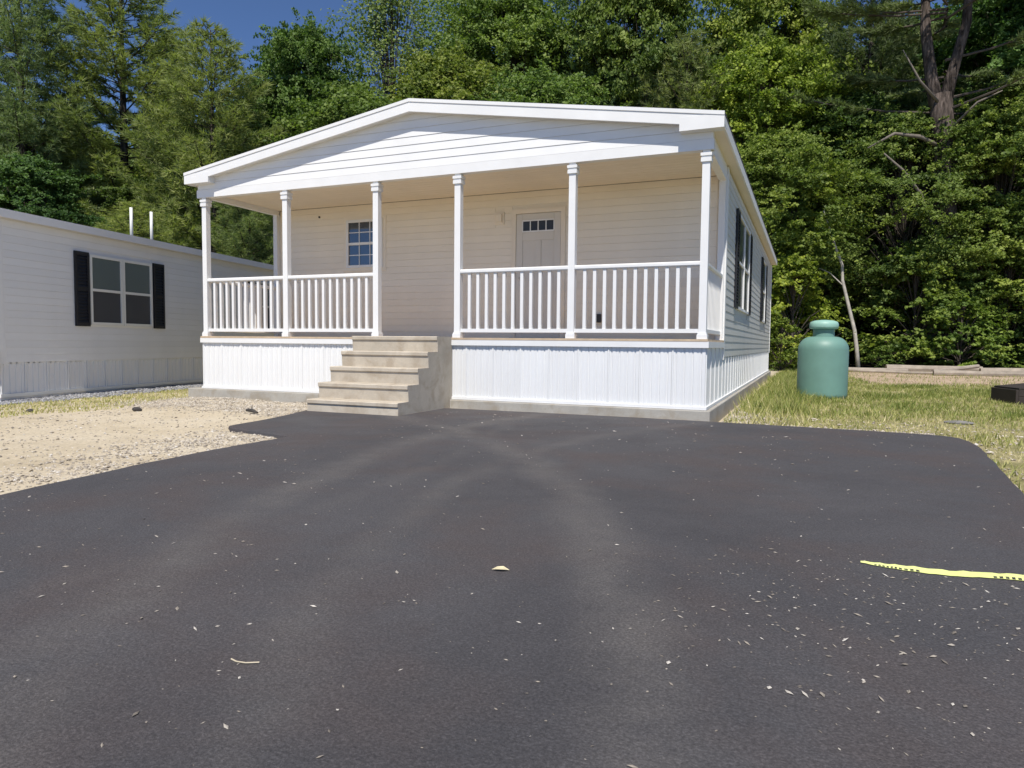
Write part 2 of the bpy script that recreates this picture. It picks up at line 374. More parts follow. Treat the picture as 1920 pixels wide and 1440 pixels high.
# ------------------------------------------------------------------ house pieces
EXP = 0.112
_bc = {}
def board_mesh(l, mat, e=EXP, axis_u=(1, 0, 0), axis_n=(0, -1, 0)):
    k = (round(l, 3), mat, e, axis_u)
    if k not in _bc:
        fr = F((0, 0, 0), axis_u, axis_n)
        _bc[k] = MB().prism([(0, 0), (0.0085, 0), (0.0085, 0.005), (0.003, e-0.0025), (0, e-0.0025)], lambda a, b, s: fr.p(s*l, a, b)).mesh('siding_board', mat)
    return _bc[k]
def siding(parent, fr, u0, u1, z0, z1, openings, mat):
    """lapped boards on a wall; openings = (u0, u1, z0, z1)"""
    z = z0
    while z < z1-0.02:
        e = min(EXP, z1-z); segs = [(u0, u1)]
        for a, b, c, d in openings:
            if z < d-0.02 and z+e > c+0.02:
                segs = [s for p, q in segs for s in ((p, min(q, a)), (max(p, b), q)) if s[1]-s[0] > 0.02]
        for a, b in segs:
            inst(board_mesh(b-a, mat, round(e, 4), tuple(fr.U), tuple(fr.N)), 'siding_board', parent, fr.p(a, 0.002, z))
        z += EXP
_pc = {}
def skirting(parent, fr, u0, u1, z0, z1, mat, w=0.405):
    """ribbed vertical skirting panels"""
    k = max(1, round((u1-u0)/w)); pw = (u1-u0)/k
    key_ = (round(pw, 4), round(z1-z0, 3), mat, tuple(fr.U))
    if key_ not in _pc:
        g = F((0, 0, 0), fr.U, fr.N); pts = [(0.0, 0.0), (0.0, 0.028), (0.016, 0.028), (0.022, 0.016)]; m = 4; s = (pw-0.004)/m
        for i in range(m):
            a = 0.002+i*s; pts += [(a+s*0.34, 0.016), (a+s*0.42, 0.006), (a+s*0.50, 0.006), (a+s*0.58, 0.016)]
            if i < m-1: pts += [(a+s*0.92, 0.016), (a+s*0.96, 0.011), (a+s*1.0, 0.011)]
        pts += [(pw-0.006, 0.018), (pw-0.002, 0.0)]
        _pc[key_] = MB().prism(pts, lambda a, b, t: g.p(a, b, t*(z1-z0))).mesh('skirting_panel', mat)
    for i in range(k): inst(_pc[key_], 'skirting_panel', parent, fr.p(u0+i*pw, 0.002, z0))

def window(parent, fr, u0, u1, z0, z1, up_mat='glass', lo_mat='glass', grid=None, fm='trim', label=None):
    t = 0.045; zm = (z0+z1)/2
    b = MB().box(u0, u0+t, 0, 0.035, z0, z1, fr).box(u1-t, u1, 0, 0.035, z0, z1, fr).box(u0+t, u1-t, 0, 0.035, z1-t, z1, fr).box(u0+t, u1-t, 0, 0.038, z0, z0+t, fr)
    w = b.build('window', fm, parent)
    MB().box(u0+t, u1-t, 0.004, 0.030, zm-0.022, zm+0.022, fr).build('sash_rail', fm, w)
    MB().box(u0+t, u1-t, 0.004, 0.012, zm+0.022, z1-t, fr).build('pane', up_mat, w)
    MB().box(u0+t, u1-t, 0.002, 0.009, z0+t, zm-0.022, fr).build('pane', lo_mat, w)
    if grid:
        c, r = grid
        for lo, hi in ((zm+0.022, z1-t), (z0+t, zm-0.022)):
            for i in range(1, c):
                u = u0+t+(u1-u0-2*t)*i/c; MB().box(u-0.007, u+0.007, 0.0125, 0.018, lo, hi, fr).build('muntin', fm, w)
            for j in range(1, r):
                z = lo+(hi-lo)*j/r; MB().box(u0+t, u1-t, 0.0128, 0.0175, z-0.007, z+0.007, fr).build('muntin', fm, w)
    if label: w['label'] = label
    return w
def shutter(parent, fr, u0, u1, z0, z1):
    b = MB().box(u0, u0+0.045, 0.016, 0.045, z0, z1, fr).box(u1-0.045, u1, 0.016, 0.045, z0, z1, fr)
    zm = (z0+z1)/2
    for a, c in ((z0, z0+0.06), (zm-0.03, zm+0.03), (z1-0.06, z1)): b.box(u0+0.045, u1-0.045, 0.016, 0.044, a, c, fr)
    b.box(u0+0.045, u1-0.045, 0.016, 0.022, z0+0.06, z1-0.06, fr); s = b.build('shutter', 'black', parent)
    v = MB()
    for lo, hi in ((z0+0.06, zm-0.03), (zm+0.03, z1-0.06)):
        k = int((hi-lo)/0.05)
        for i in range(k):
            z = lo+(hi-lo)*(i+0.5)/k
            v.prism([(0.022, -0.018), (0.040, -0.022), (0.040, -0.014), (0.022, 0.018)], lambda n_, dz, t: fr.p(u0+0.045+t*(u1-u0-0.09), n_, z+dz))
    v.build('louvre', 'black', s)

# ------------------------------------------------------------------ the white mobile home
W, L, D = 8.1, 14.9, 1.76
ZD, ZB, ZC = 0.861, 3.114, 3.20
EO, FO, ZE, ZP = 0.185, 0.15, 3.49, 4.155
XM = 4.03
home = thing('mobile_home', 'white mobile home with columned front porch and low gable roof beyond the asphalt', 'house', (0, 0, 0))
FRONT = F((0, 0, 0), (1, 0, 0), (0, -1, 0)); PW = F((0, D, 0), (1, 0, 0), (0, -1, 0))
RIGHT = F((W, 0, 0), (0, 1, 0), (1, 0, 0)); LEFT = F((0, 0, 0), (0, 1, 0), (-1, 0, 0)); REAR = F((0, L, 0), (1, 0, 0), (0, 1, 0))

MB().box(-0.28, W+0.07, -0.07, L+0.10, -0.30, -0.004).build('foundation_slab', 'slab', home, bevel=0.012)
ROOMK = 0.06
sk = MB().box(0.02, W-0.02, 0.02, L-0.02, -0.002, 0.72).build('skirting', 'skirt', home)
skirting(sk, F((0, 0.02, 0), (1, 0, 0), (0, -1, 0)), 0.0, W, 0.0, 0.78, 'skirt')
skirting(sk, F((W-0.02, 0, 0), (0, 1, 0), (1, 0, 0)), 0.02, D, 0.0, 0.78, 'skirt')
skirting(sk, F((W-0.02, 0, 0), (0, 1, 0), (1, 0, 0)), D, L, 0.0, 0.62, 'skirt')
skirting(sk, F((0.02, 0, 0), (0, 1, 0), (-1, 0, 0)), 0.02, L, 0.0, 0.62, 'skirt')
b = MB().box(0.0, W+0.022, -0.022, 0.004, 0.0, 0.035).box(W-0.01, W+0.022, 0.004, L, 0.0, 0.035).box(-0.022, 0.0, -0.022, L, 0.0, 0.035)
b.build('skirting_bottom_trim', 'trim', home)
MB().box(-0.03, W+0.032, -0.032, 0.016, 0.755, ZD-0.03).box(W-0.016, W+0.032, 0.016, D-0.025, 0.755, ZD-0.03).box(-0.03, 0.016, 0.016, D-0.025, 0.755, ZD-0.03).build('skirting_top_band', 'trim', home)

dk = MB().box(0.05, W-0.05, 0.03, D-0.01, 0.73, ZD-0.032).build('deck', 'deck', home)
bm_ = MB().box(0, W+0.04, 0, 0.136, 0, 0.028).mesh('deck_board', 'deck')
for i in range(13): inst(bm_, 'deck_board', dk, (-0.02, -0.035+i*0.14-0.001*i, ZD-0.029))

# walls
MT_w = 'clay'
pw = MB().box(0.02, W-0.02, D, D+0.12, 0.70, ZC).build('porch_wall', MT_w, home)
win_p = (1.60, 2.36, 2.10, 2.94); door_o = (4.80, 5.70, ZD, 2.92); blk = (4.50, 4.66, 2.70, 2.90)
siding(pw, PW, 0.12, W-0.12, ZD, ZC, [(win_p[0]-0.06, win_p[1]+0.06, win_p[2]-0.06, win_p[3]+0.06), door_o, blk], MT_w)
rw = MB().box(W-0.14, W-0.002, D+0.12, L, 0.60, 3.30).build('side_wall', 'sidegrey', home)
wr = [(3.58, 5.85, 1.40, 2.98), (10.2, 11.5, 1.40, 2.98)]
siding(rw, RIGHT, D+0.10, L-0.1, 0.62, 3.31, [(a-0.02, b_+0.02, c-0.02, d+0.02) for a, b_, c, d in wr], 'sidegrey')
lw = MB().box(0.002, 0.14, D+0.12, L, 0.60, 3.30).build('side_wall', 'sidegrey', home)
siding(lw, LEFT, D+0.10, L-0.1, 0.62, 3.31, [], 'sidegrey')
rr = MB().box(0.14, W-0.14, L-0.14, L-0.002, 0.60, 3.9).build('rear_wall', 'sidegrey', home)
for X, s in ((0, 1), (W, -1)):
    for Y, t, z0 in ((D, -1, 0.58), (L, 1, 0.58)):
        c = MB().box(min(X-s*0.02, X+s*0.10), max(X-s*0.02, X+s*0.10), min(Y, Y+t*0.02), max(Y, Y+t*0.02), z0, ZC if t < 0 else 3.30)
        c.box(min(X-s*0.02, X-s*0.0), max(X-s*0.02, X-s*0.0), min(Y-t*0.10, Y), max(Y-t*0.10, Y), z0, 3.32)
        c.build('corner_board', 'trim', home)

# porch window, door, light, socket
MB().box(win_p[0]-0.06, win_p[1]+0.06, 0.002, 0.018, win_p[2]-0.06, win_p[2], PW).box(win_p[0]-0.06, win_p[1]+0.06, 0.002, 0.018, win_p[3], win_p[3]+0.06, PW).box(
    win_p[0]-0.06, win_p[0], 0.002, 0.018, win_p[2], win_p[3], PW).box(win_p[1], win_p[1]+0.06, 0.002, 0.018, win_p[2], win_p[3], PW).build('window_surround', 'clay', home)
window(home, PW, *win_p, grid=(3, 2))
u0, u1, z0, z1 = door_o
ds = MB().box(u0, u0+0.07, 0.002, 0.03, z0, z1, PW).box(u1-0.07, u1, 0.002, 0.03, z0, z1, PW).box(u0+0.07, u1-0.07, 0.002, 0.03, z1-0.07, z1, PW).build('door_frame', 'soffit', home)
dr = MB().box(u0+0.075, u1-0.075, 0.002, 0.010, z0+0.02, z1-0.075, PW)
a0, a1, zt = u0+0.075, u1-0.075, z1-0.075
lz0, lz1 = zt-0.27, zt-0.12
dr.box(a0, a0+0.11, 0.010, 0.022, z0+0.02, zt, PW).box(a1-0.11, a1, 0.010, 0.022, z0+0.02, zt, PW).box(a0+0.11, a1-0.11, 0.010, 0.022, lz1+0.02, zt, PW)
dr.box(a0+0.11, a1-0.11, 0.010, 0.022, lz0-0.15, lz0-0.02, PW).box((a0+a1)/2-0.05, (a0+a1)/2+0.05, 0.010, 0.022, z0+0.24, lz0-0.15, PW).box(a0+0.11, a1-0.11, 0.010, 0.022, z0+0.02, z0+0.24, PW)
dr = dr.build('door', 'door', home, bevel=0.004)
lf = MB().box(a0+0.11, a1-0.11, 0.0225, 0.030, lz0-0.02, lz0, PW).box(a0+0.11, a1-0.11, 0.0225, 0.030, lz1, lz1+0.02, PW)
k = 4; lw_ = (a1-a0-0.22)/k
for i in range(k+1): lf.box(a0+0.11+i*lw_-0.008, a0+0.11+i*lw_+0.008, 0.0225, 0.029, lz0, lz1, PW)
lf.build('lite_frame', 'trim', dr)
for i in range(k): MB().box(a0+0.118+i*lw_, a0+0.102+(i+1)*lw_, 0.0105, 0.0235, lz0, lz1, PW).build('pane', 'door_glass', dr)
MB().tube([PW.p(a0+0.06, 0.02, 1.83), PW.p(a0+0.06, 0.06, 1.83), PW.p(a0+0.16, 0.065, 1.83)], 0.012, 8).build('door_handle', 'metal', dr)
MB().box(a0+0.035, a0+0.085, 0.022, 0.03, 1.95, 2.01, PW).build('deadbolt', 'metal', dr)
MB().box(u0-0.02, u1+0.02, 0.0, 0.05, ZD+0.001, ZD+0.022, PW).build('door_sill', 'metal', home)
pl = MB().box(blk[0], blk[1], 0.002, 0.03, blk[2], blk[3], PW).box(blk[0]+0.03, blk[1]-0.03, 0.03, 0.07, 2.74, 2.86, PW).build('porch_light', 'soffit', home, bevel=0.006)
MB().box(6.21, 6.30, 0.018, 0.05, 1.12, 1.25, PW).build('socket_cover', 'blackplastic', home, bevel=0.006)
MB().box(1.005, 1.025, 0.016, 0.04, 3.02, 3.05, PW).build('wall_hook', 'blackplastic', home)

# ceiling
ce = MB().box(0.05, W-0.05, 0.08, D+0.1, ZC+0.03, ZC+0.08).build('porch_ceiling', 'soffit', home)
cp = MB().prism([(0, 0), (0.128, 0), (0.134, 0.012), (0.134, 0.025), (-0.002, 0.025), (-0.002, 0.012)], lambda a, b, t: (0.1+t*(W-0.2), a, b)).mesh('ceiling_plank', 'soffit')
for i in range(12): inst(cp, 'ceiling_plank', ce, (0, 0.105+i*0.137, ZC+0.001))

# porch posts
PX = [0.05, 1.71, 3.37, 4.71, 6.37, 8.045]
pm = MB().box(-0.045, 0.045, -0.045, 0.045, ZD, ZB).mesh('porch_post', 'trim')
capm = MB().box(-0.062, 0.062, -0.062, 0.062, ZB-0.135, ZB-0.085).box(-0.055, 0.055, -0.055, 0.055, ZB-0.085, ZB-0.066).box(-0.066, 0.066, -0.066, 0.066, ZB-0.066, ZB-0.03).mesh('post_cap', 'trim')
basem = MB().box(-0.062, 0.062, -0.062, 0.062, ZD, ZD+0.055).box(-0.054, 0.054, -0.054, 0.054, ZD+0.055, ZD+0.075).mesh('post_base', 'trim')
def post(x, y):
    p = inst(pm, 'porch_post', home, (x, y, 0)); inst(capm, 'post_cap', p); inst(basem, 'post_base', p)
for x in PX: post(x, 0.055)
hp = MB().box(-0.045, 0.045, -0.03, 0.03, ZD, ZB+0.07).mesh('wall_post', 'trim')
for x in (0.05, W-0.05): inst(hp, 'wall_post', home, (x, D-0.052, 0))
bal = MB().box(-0.021, 0.021, -0.021, 0.021, ZD+0.12, ZD+0.885).mesh('baluster', 'trim')
def railing(p0, p1):
    p0, p1 = Vector(p0), Vector(p1); d = p1-p0; l = d.length; a = math.atan2(d.y, d.x)
    r = inst(None, 'porch_railing', home, (*p0, 0), a)
    MB().prism([(-0.03, 0.885), (0.03, 0.885), (0.042, 0.90), (0.042, 0.93), (0.02, 0.945), (-0.02, 0.945), (-0.042, 0.93), (-0.042, 0.90)], lambda y, z, t: (t*l, y, ZD+z)).build('top_rail', 'trim', r)
    MB().box(0, l, -0.028, 0.028, ZD+0.075, ZD+0.125).build('bottom_rail', 'trim', r)
    k = round(l/0.132); 
    for i in range(1, k): inst(bal, 'baluster', r, (l*i/k, 0, 0))
for i in (0, 1, 3, 4): railing((PX[i]+0.046, 0.055), (PX[i+1]-0.046, 0.055))
railing((PX[0], 0.102), (PX[0], D-0.083)); railing((PX[5], 0.102), (PX[5], D-0.083))

# beams, gable, roof
FH_ = 0.165
MB().box(-0.075, W+0.03, -0.012, 0.10, ZB, ZB+0.125).build('porch_beam', 'trim', home)
MB().box(0.0, 0.10, 0.102, D-0.002, ZB+0.003, ZE-FH_+0.011).build('side_beam', 'trim', home)
MB().box(W-0.10, W-0.0, 0.102, D-0.002, ZB+0.003, ZE-FH_+0.011).build('side_beam', 'trim', home)
XL, XR = -0.20, W+0.16; SL = (ZP-ZE)/(XM-XL); SR = (ZP-ZE)/(XR-XM)
def zroof(x): return ZP - (XM-x)*SL if x < XM else ZP - (x-XM)*SR
FH = 0.165
gz0 = ZB+0.127
gb = MB().prism([(-0.05, gz0), (W+0.02, gz0), (W+0.02, zroof(W)-0.06), (XM, ZP-0.06), (-0.05, zroof(0)-0.06)], lambda a, c, t: (a, t*0.10, c)).build('gable_wall', 'white', home)
z = gz0
while True:
    top = z+EXP-0.003; hl = lambda q: max(-0.05, XM-(ZP-0.05-q)/SL); hr = lambda q: min(W+0.02, XM+(ZP-0.05-q)/SR)
    if z > ZP-0.08: break
    top = min(top, ZP-0.06); l0, r0, l1, r1 = hl(z), hr(z), hl(top), hr(top)
    v = [(l0, -0.002, z), (r0, -0.002, z), (r0, -0.012, z), (l0, -0.012, z), (l1, -0.002, top), (r1, -0.002, top), (r1, -0.005, top), (l1, -0.005, top)]
    MB().add(v, [(0, 1, 2, 3), (7, 6, 5, 4), (3, 2, 6, 7), (0, 3, 7, 4), (1, 5, 6, 2), (0, 4, 5, 1)]).build('siding_board', 'white', gb)
    z += EXP
rf = MB().prism([(XL, ZE-0.03), (XM, ZP-0.03), (XR, ZE-0.03), (XR, ZE+0.006), (XM, ZP+0.006), (XL, ZE+0.006)], lambda a, c, t: (a, -FO+0.004+t*(L+2*FO), c)).build('roof', 'shingle', home)
for xa, xb, nm in ((XL, XM, 'l'), (XM, XR, 'r')):
    za, zb_ = zroof(xa), zroof(xb)
    MB().prism([(xa, za-FH), (xb, zb_-FH), (xb, zb_), (xa, za)], lambda a, c, t: (a, -FO+t*0.028, c-0.001)).build('rake_fascia', 'trim', rf)
    MB().prism([(xa, za-0.035), (xb, zb_-0.035), (xb, zb_+0.009), (xa, za+0.009)], lambda a, c, t: (a, -FO-0.010+t*0.016, c)).build('drip_edge', 'white', rf)
    MB().prism([(xa, za-FH+0.02), (xb, zb_-FH+0.02), (xb, zb_-FH+0.03), (xa, za-FH+0.03)], lambda a, c, t: (a, -FO+0.028+t*(FO+0.05), c)).build('rake_soffit', 'trim', rf)
for x0, x1 in ((XL, 0.32), (7.74, XR)):
    MB().box(x0+0.004, x1, -FO-0.003, 0.01, ZE-FH-0.005, min(zroof(x0), zroof(x1))-0.012).build('eave_return', 'trim', rf)
for x0, x1, xe in ((XL, 0.02, XL), (W-0.02, XR, XR)):
    s = 1 if xe == XR else -1
    MB().box(min(xe, xe-s*0.022), max(xe, xe-s*0.022), 0.012, L+FO, ZE-FH, ZE-0.004).build('eave_fascia', 'trim', rf)
    MB().box(x0+0.024 if s < 0 else x0, x1 if s < 0 else x1-0.024, 0.012, L+FO-0.02, ZE-FH+0.012, ZE-FH+0.03).build('eave_soffit', 'soffit', rf)

# right side windows with shutters
a, b_, c, d = wr[0]; m_ = (a+b_)/2
window(home, RIGHT, a, m_-0.003, c, d); window(home, RIGHT, m_+0.003, b_, c, d)
shutter(home, RIGHT, a-0.46, a-0.03, c, d); shutter(home, RIGHT, b_+0.03, b_+0.46, c, d)
a, b_, c, d = wr[1]
window(home, RIGHT, a, b_, c, d); shutter(home, RIGHT, a-0.46, a-0.03, c, d); shutter(home, RIGHT, b_+0.03, b_+0.46, c, d)

# ------------------------------------------------------------------ concrete steps
st = thing('concrete_steps', 'five tan concrete steps leading up to the porch opening', 'steps', (3.28, -0.03, GZ))
YN = [-0.45, -0.70, -0.95, -1.20, -1.43]; ZT = [0.872, 0.665, 0.455, 0.25, 0.045]
for i in range(5):
    yn, zt = YN[i], ZT[i]; zn = ZT[i+1] if i < 4 else GZ-0.02
    pf = [(yn+0.012, zt), (yn-0.001, zt-0.009), (yn, zt-0.048), (yn+0.018, zt-0.06), (yn+0.03 if i < 4 else yn+0.01, zn), (-0.005, zn), (-0.005, zt)]
    MB().prism(pf, lambda y, z, t: (t*1.37, y+0.03, z-GZ)).build('step', 'steps', st)

# ------------------------------------------------------------------ grey neighbouring home
NA = (-1.79, -2.12); nd = Vector((-0.198, 0.980)).normalized(); nrot = math.atan2(-nd.x, nd.y)
nb = thing('mobile_home', 'long grey mobile home with black shutters on the left', 'house', (NA[0], NA[1], -0.06), nrot)
NL = 15.0; NF = F((0, 0, 0), (0, 1, 0), (1, 0, 0)); NFR = F((0, 0, 0), (1, 0, 0), (0, -1, 0))
s_ = 1.045
nsk = MB().box(-8, -0.02, 0.02, NL, -0.1, 0.50).build('skirting', 'nskirt', nb)
skirting(nsk, F((-0.02, 0, 0), (0, 1, 0), (1, 0, 0)), 0.02, NL, 0.0, 0.49, 'nskirt')
skirting(nsk, F((0, 0.02, 0), (1, 0, 0), (0, -1, 0)), -8, 0.0, 0.0, 0.49, 'nskirt')
MB().box(-0.02, 0.02, 0.0, NL, -0.03, 0.02).build('skirting_bottom_trim', 'pvc', nb)
nw = MB().box(-8, -0.002, 0.002, NL, 0.47, 2.66).build('side_wall', 'ngrey', nb)
nwin = [(1.73, 3.24, 1.10, 2.30), (6.75, 7.5, 1.10, 2.30)]
siding(nw, NF, 0.1, NL-0.1, 0.49, 2.66, [(a-0.02, b_+0.02, c-0.02, d+0.02) for a, b_, c, d in nwin], 'ngrey')
siding(nw, NFR, -7.9, -0.1, 0.49, 2.66, [], 'ngrey')
for y in (0.0, NL-0.1): MB().box(0.0, 0.022, y, y+0.1, 0.47, 2.68).box(-0.1, 0.0, y-0.02 if y == 0 else y+0.1, y if y == 0 else y+0.12, 0.47, 2.68).build('corner_board', 'nskirt', nb)
a, b_, c, d = nwin[0]; m_ = (a+b_)/2
window(nb, NF, a, m_-0.004, c, d, 'curtain_glass', 'screen_glass', fm='pvc'); window(nb, NF, m_+0.004, b_, c, d, 'curtain_glass', 'screen_glass', fm='pvc')
shutter(nb, NF, a-0.33, a-0.03, c-0.03, d+0.02); shutter(nb, NF, b_+0.03, b_+0.33, c-0.03, d+0.02)
a, b_, c, d = nwin[1]
window(nb, NF, a, b_, c, d, 'curtain_glass', 'screen_glass', fm='pvc'); shutter(nb, NF, a-0.33, a-0.03, c-0.03, d+0.02); shutter(nb, NF, b_+0.03, b_+0.33, c-0.03, d+0.02)
nr = MB().prism([(0.12, 2.72), (-4.0, 3.30), (-8.12, 2.72), (-8.12, 2.64), (-4.0, 3.22), (0.12, 2.64)], lambda x, z, t: (x, -0.12+t*(NL+0.24), z)).build('roof', 'shingle', nb)
MB().box(0.12, 0.14, -0.12, NL+0.12, 2.62, 2.745).build('eave_fascia', 'nskirt', nr)
MB().box(0.023, 0.12, -0.12, NL+0.12, 2.645, 2.655).build('eave_soffit', 'ngrey', nr)
MB().prism([(0.0, 2.66), (-4.0, 3.23), (-8.0, 2.66)], lambda x, z, t: (x, 0.01+t*(NL-0.02), z)).build('gable_wall', 'ngrey', nb)
for y, h in ((3.42, 3.42), (3.98, 3.44)):
    MB().tube([(-0.55, y, 2.7), (-0.55, y, h)], 0.029, 10).build('vent_pipe', 'pvc', nr, smooth=True)
MB().box(-0.02, 0.055, -0.10, -0.03, 0.33, 0.66).build('downspout_end', 'pvc', nb)

# ------------------------------------------------------------------ propane tank
tk = thing('propane_tank', 'green upright propane tank with pale domed lid standing in the grass', 'tank', (9.49, 5.2, GZ))
R = 0.425
prof = [(R*0.90, 0.0), (R*0.985, 0.03), (R, 0.08), (R, 0.87)]
for i in range(1, 9):
    t = i/8*math.pi/2; prof.append((0.20+(R-0.20)*math.cos(t), 0.87+0.24*math.sin(t)))
body = MB().lathe(prof, 40).build('body', 'tank', tk, smooth=True)
MB().lathe([(R*0.93, -0.02), (R*0.95, 0.01), (R*0.95, 0.035)], 32).build('foot_ring', 'tank', tk, smooth=True)
MB().lathe([(0.185, 1.08), (0.182, 1.12), (0.178, 1.22), (0.185, 1.25)], 28).build('neck', 'tank', tk, smooth=True)
MB().lathe([(0.20, 1.245), (0.235, 1.255), (0.245, 1.285), (0.243, 1.335), (0.225, 1.375), (0.16, 1.40), (0.05, 1.412)], 32).build('lid', 'tanklid', tk, smooth=True)

# ------------------------------------------------------------------ trees
def up_rand(k, bias):
    v = rng.normal(size=(k, 3)); v /= np.linalg.norm(v, axis=1)[:, None]; v[:, 2] = np.abs(v[:, 2])
    v = v + np.array([0, 0, bias]); return v/np.linalg.norm(v, axis=1)[:, None]
def leaves(cent, nrm, size, tint, name, mat, aspect=0.75):
    """rhombic leaf quads, slightly folded"""
    k = len(cent); r = rng.normal(size=(k, 3)); t = np.cross(nrm, r); t /= np.linalg.norm(t, axis=1)[:, None]; b = np.cross(nrm, t)
    s = size[:, None]; q = np.stack([cent-t*s, cent-b*s*aspect-nrm*s*0.15, cent+t*s-nrm*s*0.25, cent+b*s*aspect-nrm*s*0.15], 1)
    return raw_mesh(name, q, 4, mat, tint)
def maple(H, CW, nclump, per, ls, seed, base=0.16, flat=0.5, shell=0.40, bark='bark', trunk_r=0.16, lean=(0, 0), open_=1.0):
    global rng
    rng = np.random.default_rng(seed); random.seed(seed)
    tr = MB(); top = Vector((lean[0], lean[1], H*0.93)); k = 9
    pts = [Vector((0, 0, -0.3)).lerp(top, i/k) + Vector((0.12*noise.noise((i*0.6, seed, 0)), 0.12*noise.noise((i*0.6, seed, 9)), 0))*(H/12)*(0 if i == 0 else 1) for i in range(k+1)]
    tr.tube(pts, [trunk_r*(1-0.88*i/k)+0.015 for i in range(k+1)], 7)
    cs = []
    for i in range(nclump):
        zf = base + (1-base)*(rng.random()**0.85); a = rng.random()*2*math.pi
        prof = math.sin(math.pi*min(1, max(0, ((zf-base)/(1-base))*0.86+0.14)))**0.65
        rr = CW*prof*(shell+(1-shell)*rng.random())*(0.80+0.75*noise.noise((math.cos(a)*1.3, math.sin(a)*1.3, zf*4+seed)))
        c = Vector((math.cos(a)*rr+lean[0]*zf, math.sin(a)*rr+lean[1]*zf, zf*H)); cs.append(c)
    P, Nn, S, T = [], [], [], []
    for c in cs:
        zf = c.z/H; j = min(k-1, max(1, int((zf*0.80-0.05)*k))); s0 = pts[j]
        mid = s0.lerp(c, 0.55) + Vector((0, 0, 0.25*random.uniform(-0.3, 1)))
        tr.tube([s0, mid, c], [max(0.012, trunk_r*0.24*(1-zf*0.6)), 0.02, 0.008], 4, cap=False)
        cr = (0.55+0.75*rng.random())*H/14*open_; m = int(per*(0.5+rng.random()))
        out = np.array([c.x-lean[0]*zf, c.y-lean[1]*zf, 0]); out = out/(np.linalg.norm(out)+1e-6)
        # a clump is a spray of leafy twigs fanning out from the branch tip, with gaps between them
        ntw = 9; td = rng.normal(size=(ntw, 3)); td[:, 2] = td[:, 2]*flat*0.9 + 0.12; td /= np.linalg.norm(td, axis=1)[:, None]; td += out*0.45
        tl = cr*1.55*(0.45+0.75*rng.random(ntw)); w_ = rng.integers(0, ntw, m); t_ = rng.random(m)**0.7
        jit = rng.normal(size=(m, 3))*(0.055+0.10*(1-t_))[:, None]*H/11*min(1.6, open_**1.5); jit[:, 2] *= 0.6
        d = td[w_]*(tl[w_]*t_)[:, None] + jit - np.array([0, 0, 1])*(t_**2*tl[w_]*0.22)[:, None]
        P.append(np.array(c)+d)
        nn = up_rand(m, 0.45) + out*0.35; Nn.append(nn/np.linalg.norm(nn, axis=1)[:, None])
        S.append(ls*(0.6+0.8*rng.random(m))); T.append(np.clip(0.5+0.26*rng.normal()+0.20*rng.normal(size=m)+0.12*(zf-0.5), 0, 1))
    P, Nn, S, T = map(np.concatenate, (P, Nn, S, T))
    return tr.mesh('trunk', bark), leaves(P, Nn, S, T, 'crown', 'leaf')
def pine(H, BL, seed, base=0.12, whorls=26, droop=0.0, trunk_r=0.22, dens=1.0):
    global rng
    rng = np.random.default_rng(seed); random.seed(seed)
    tr = MB(); pts = [Vector((0.05*noise.noise((i, seed, 0))*H/10, 0.05*noise.noise((i, seed, 4))*H/10, H*i/10-(0.3 if i == 0 else 0))) for i in range(11)]
    tr.tube(pts, [trunk_r*(1-0.93*i/10)+0.01 for i in range(11)], 8)
    C, DIR, T = [], [], []
    for w in range(whorls):
        zf = base+(1-base)*(w+0.5*random.random())/whorls; t = (zf-base)/(1-base)
        L0 = BL*((1-t)**0.75*0.95+0.06)*min(1, 0.45+t*3.2)
        nb_ = random.choice((4, 5, 5, 6)); a0 = random.random()*6.28
        for i in range(nb_):
            a = a0+6.283*i/nb_+random.uniform(-0.35, 0.35); l = L0*random.uniform(0.55, 1.18); rise = random.uniform(0.02, 0.30)+0.55*t-droop
            hd = Vector((math.cos(a), math.sin(a), 0)); o = Vector((0, 0, zf*H)); tint0 = 0.5+0.16*random.gauss(0, 1)
            bp = [o + hd*l*s + Vector((0, 0, l*(rise*s + 0.22*s*s - 0.12*s))) for s in (0, 0.35, 0.7, 1.0)]
            tr.tube(bp, [max(0.012, trunk_r*0.22*(1-t*0.7)), 0.03*(1-t*0.5), 0.018, 0.006], 4, cap=False)
            nt_ = max(3, int(l*6.5*dens))
            for q in range(nt_):
                s = 0.28+0.74*(q+random.random())/nt_; p = o + hd*l*s + Vector((0, 0, l*(rise*s+0.22*s*s-0.12*s)))
                side = -1 if q % 2 else 1; tl = l*0.34*(1.10-s)*random.uniform(0.6, 1.25)+0.18
                td = (hd*0.75 + Vector((-hd.y, hd.x, 0))*side*random.uniform(0.4, 1.1) + Vector((0, 0, random.uniform(-0.08, 0.30)))).normalized()
                m = max(2, int(tl/0.15))
                for e in range(m):
                    C.append(p+td*tl*(e+0.7)/m + Vector((0, 0, random.uniform(-0.05, 0.05)))); DIR.append((td+Vector((0, 0, 0.35))).normalized()); T.append(tint0)
    C, DIR, T = np.array(C), np.array(DIR), np.array(T)
    nbld = 13; k = len(C)
    c = np.repeat(C, nbld, 0); d = np.repeat(DIR, nbld, 0) + rng.normal(size=(k*nbld, 3))*0.62; d /= np.linalg.norm(d, axis=1)[:, None]
    ln = 0.20+0.16*rng.random(k*nbld); wd = np.cross(d, rng.normal(size=(k*nbld, 3))); wd /= np.linalg.norm(wd, axis=1)[:, None]
    v = np.stack([c-wd*0.019, c+wd*0.019, c+d*ln[:, None]], 1)
    tint = np.clip(np.repeat(T, nbld)+0.17*rng.normal(size=k*nbld), 0, 1)
    return tr.mesh('trunk', 'pinebark'), raw_mesh('crown', v, 3, 'needle', tint)

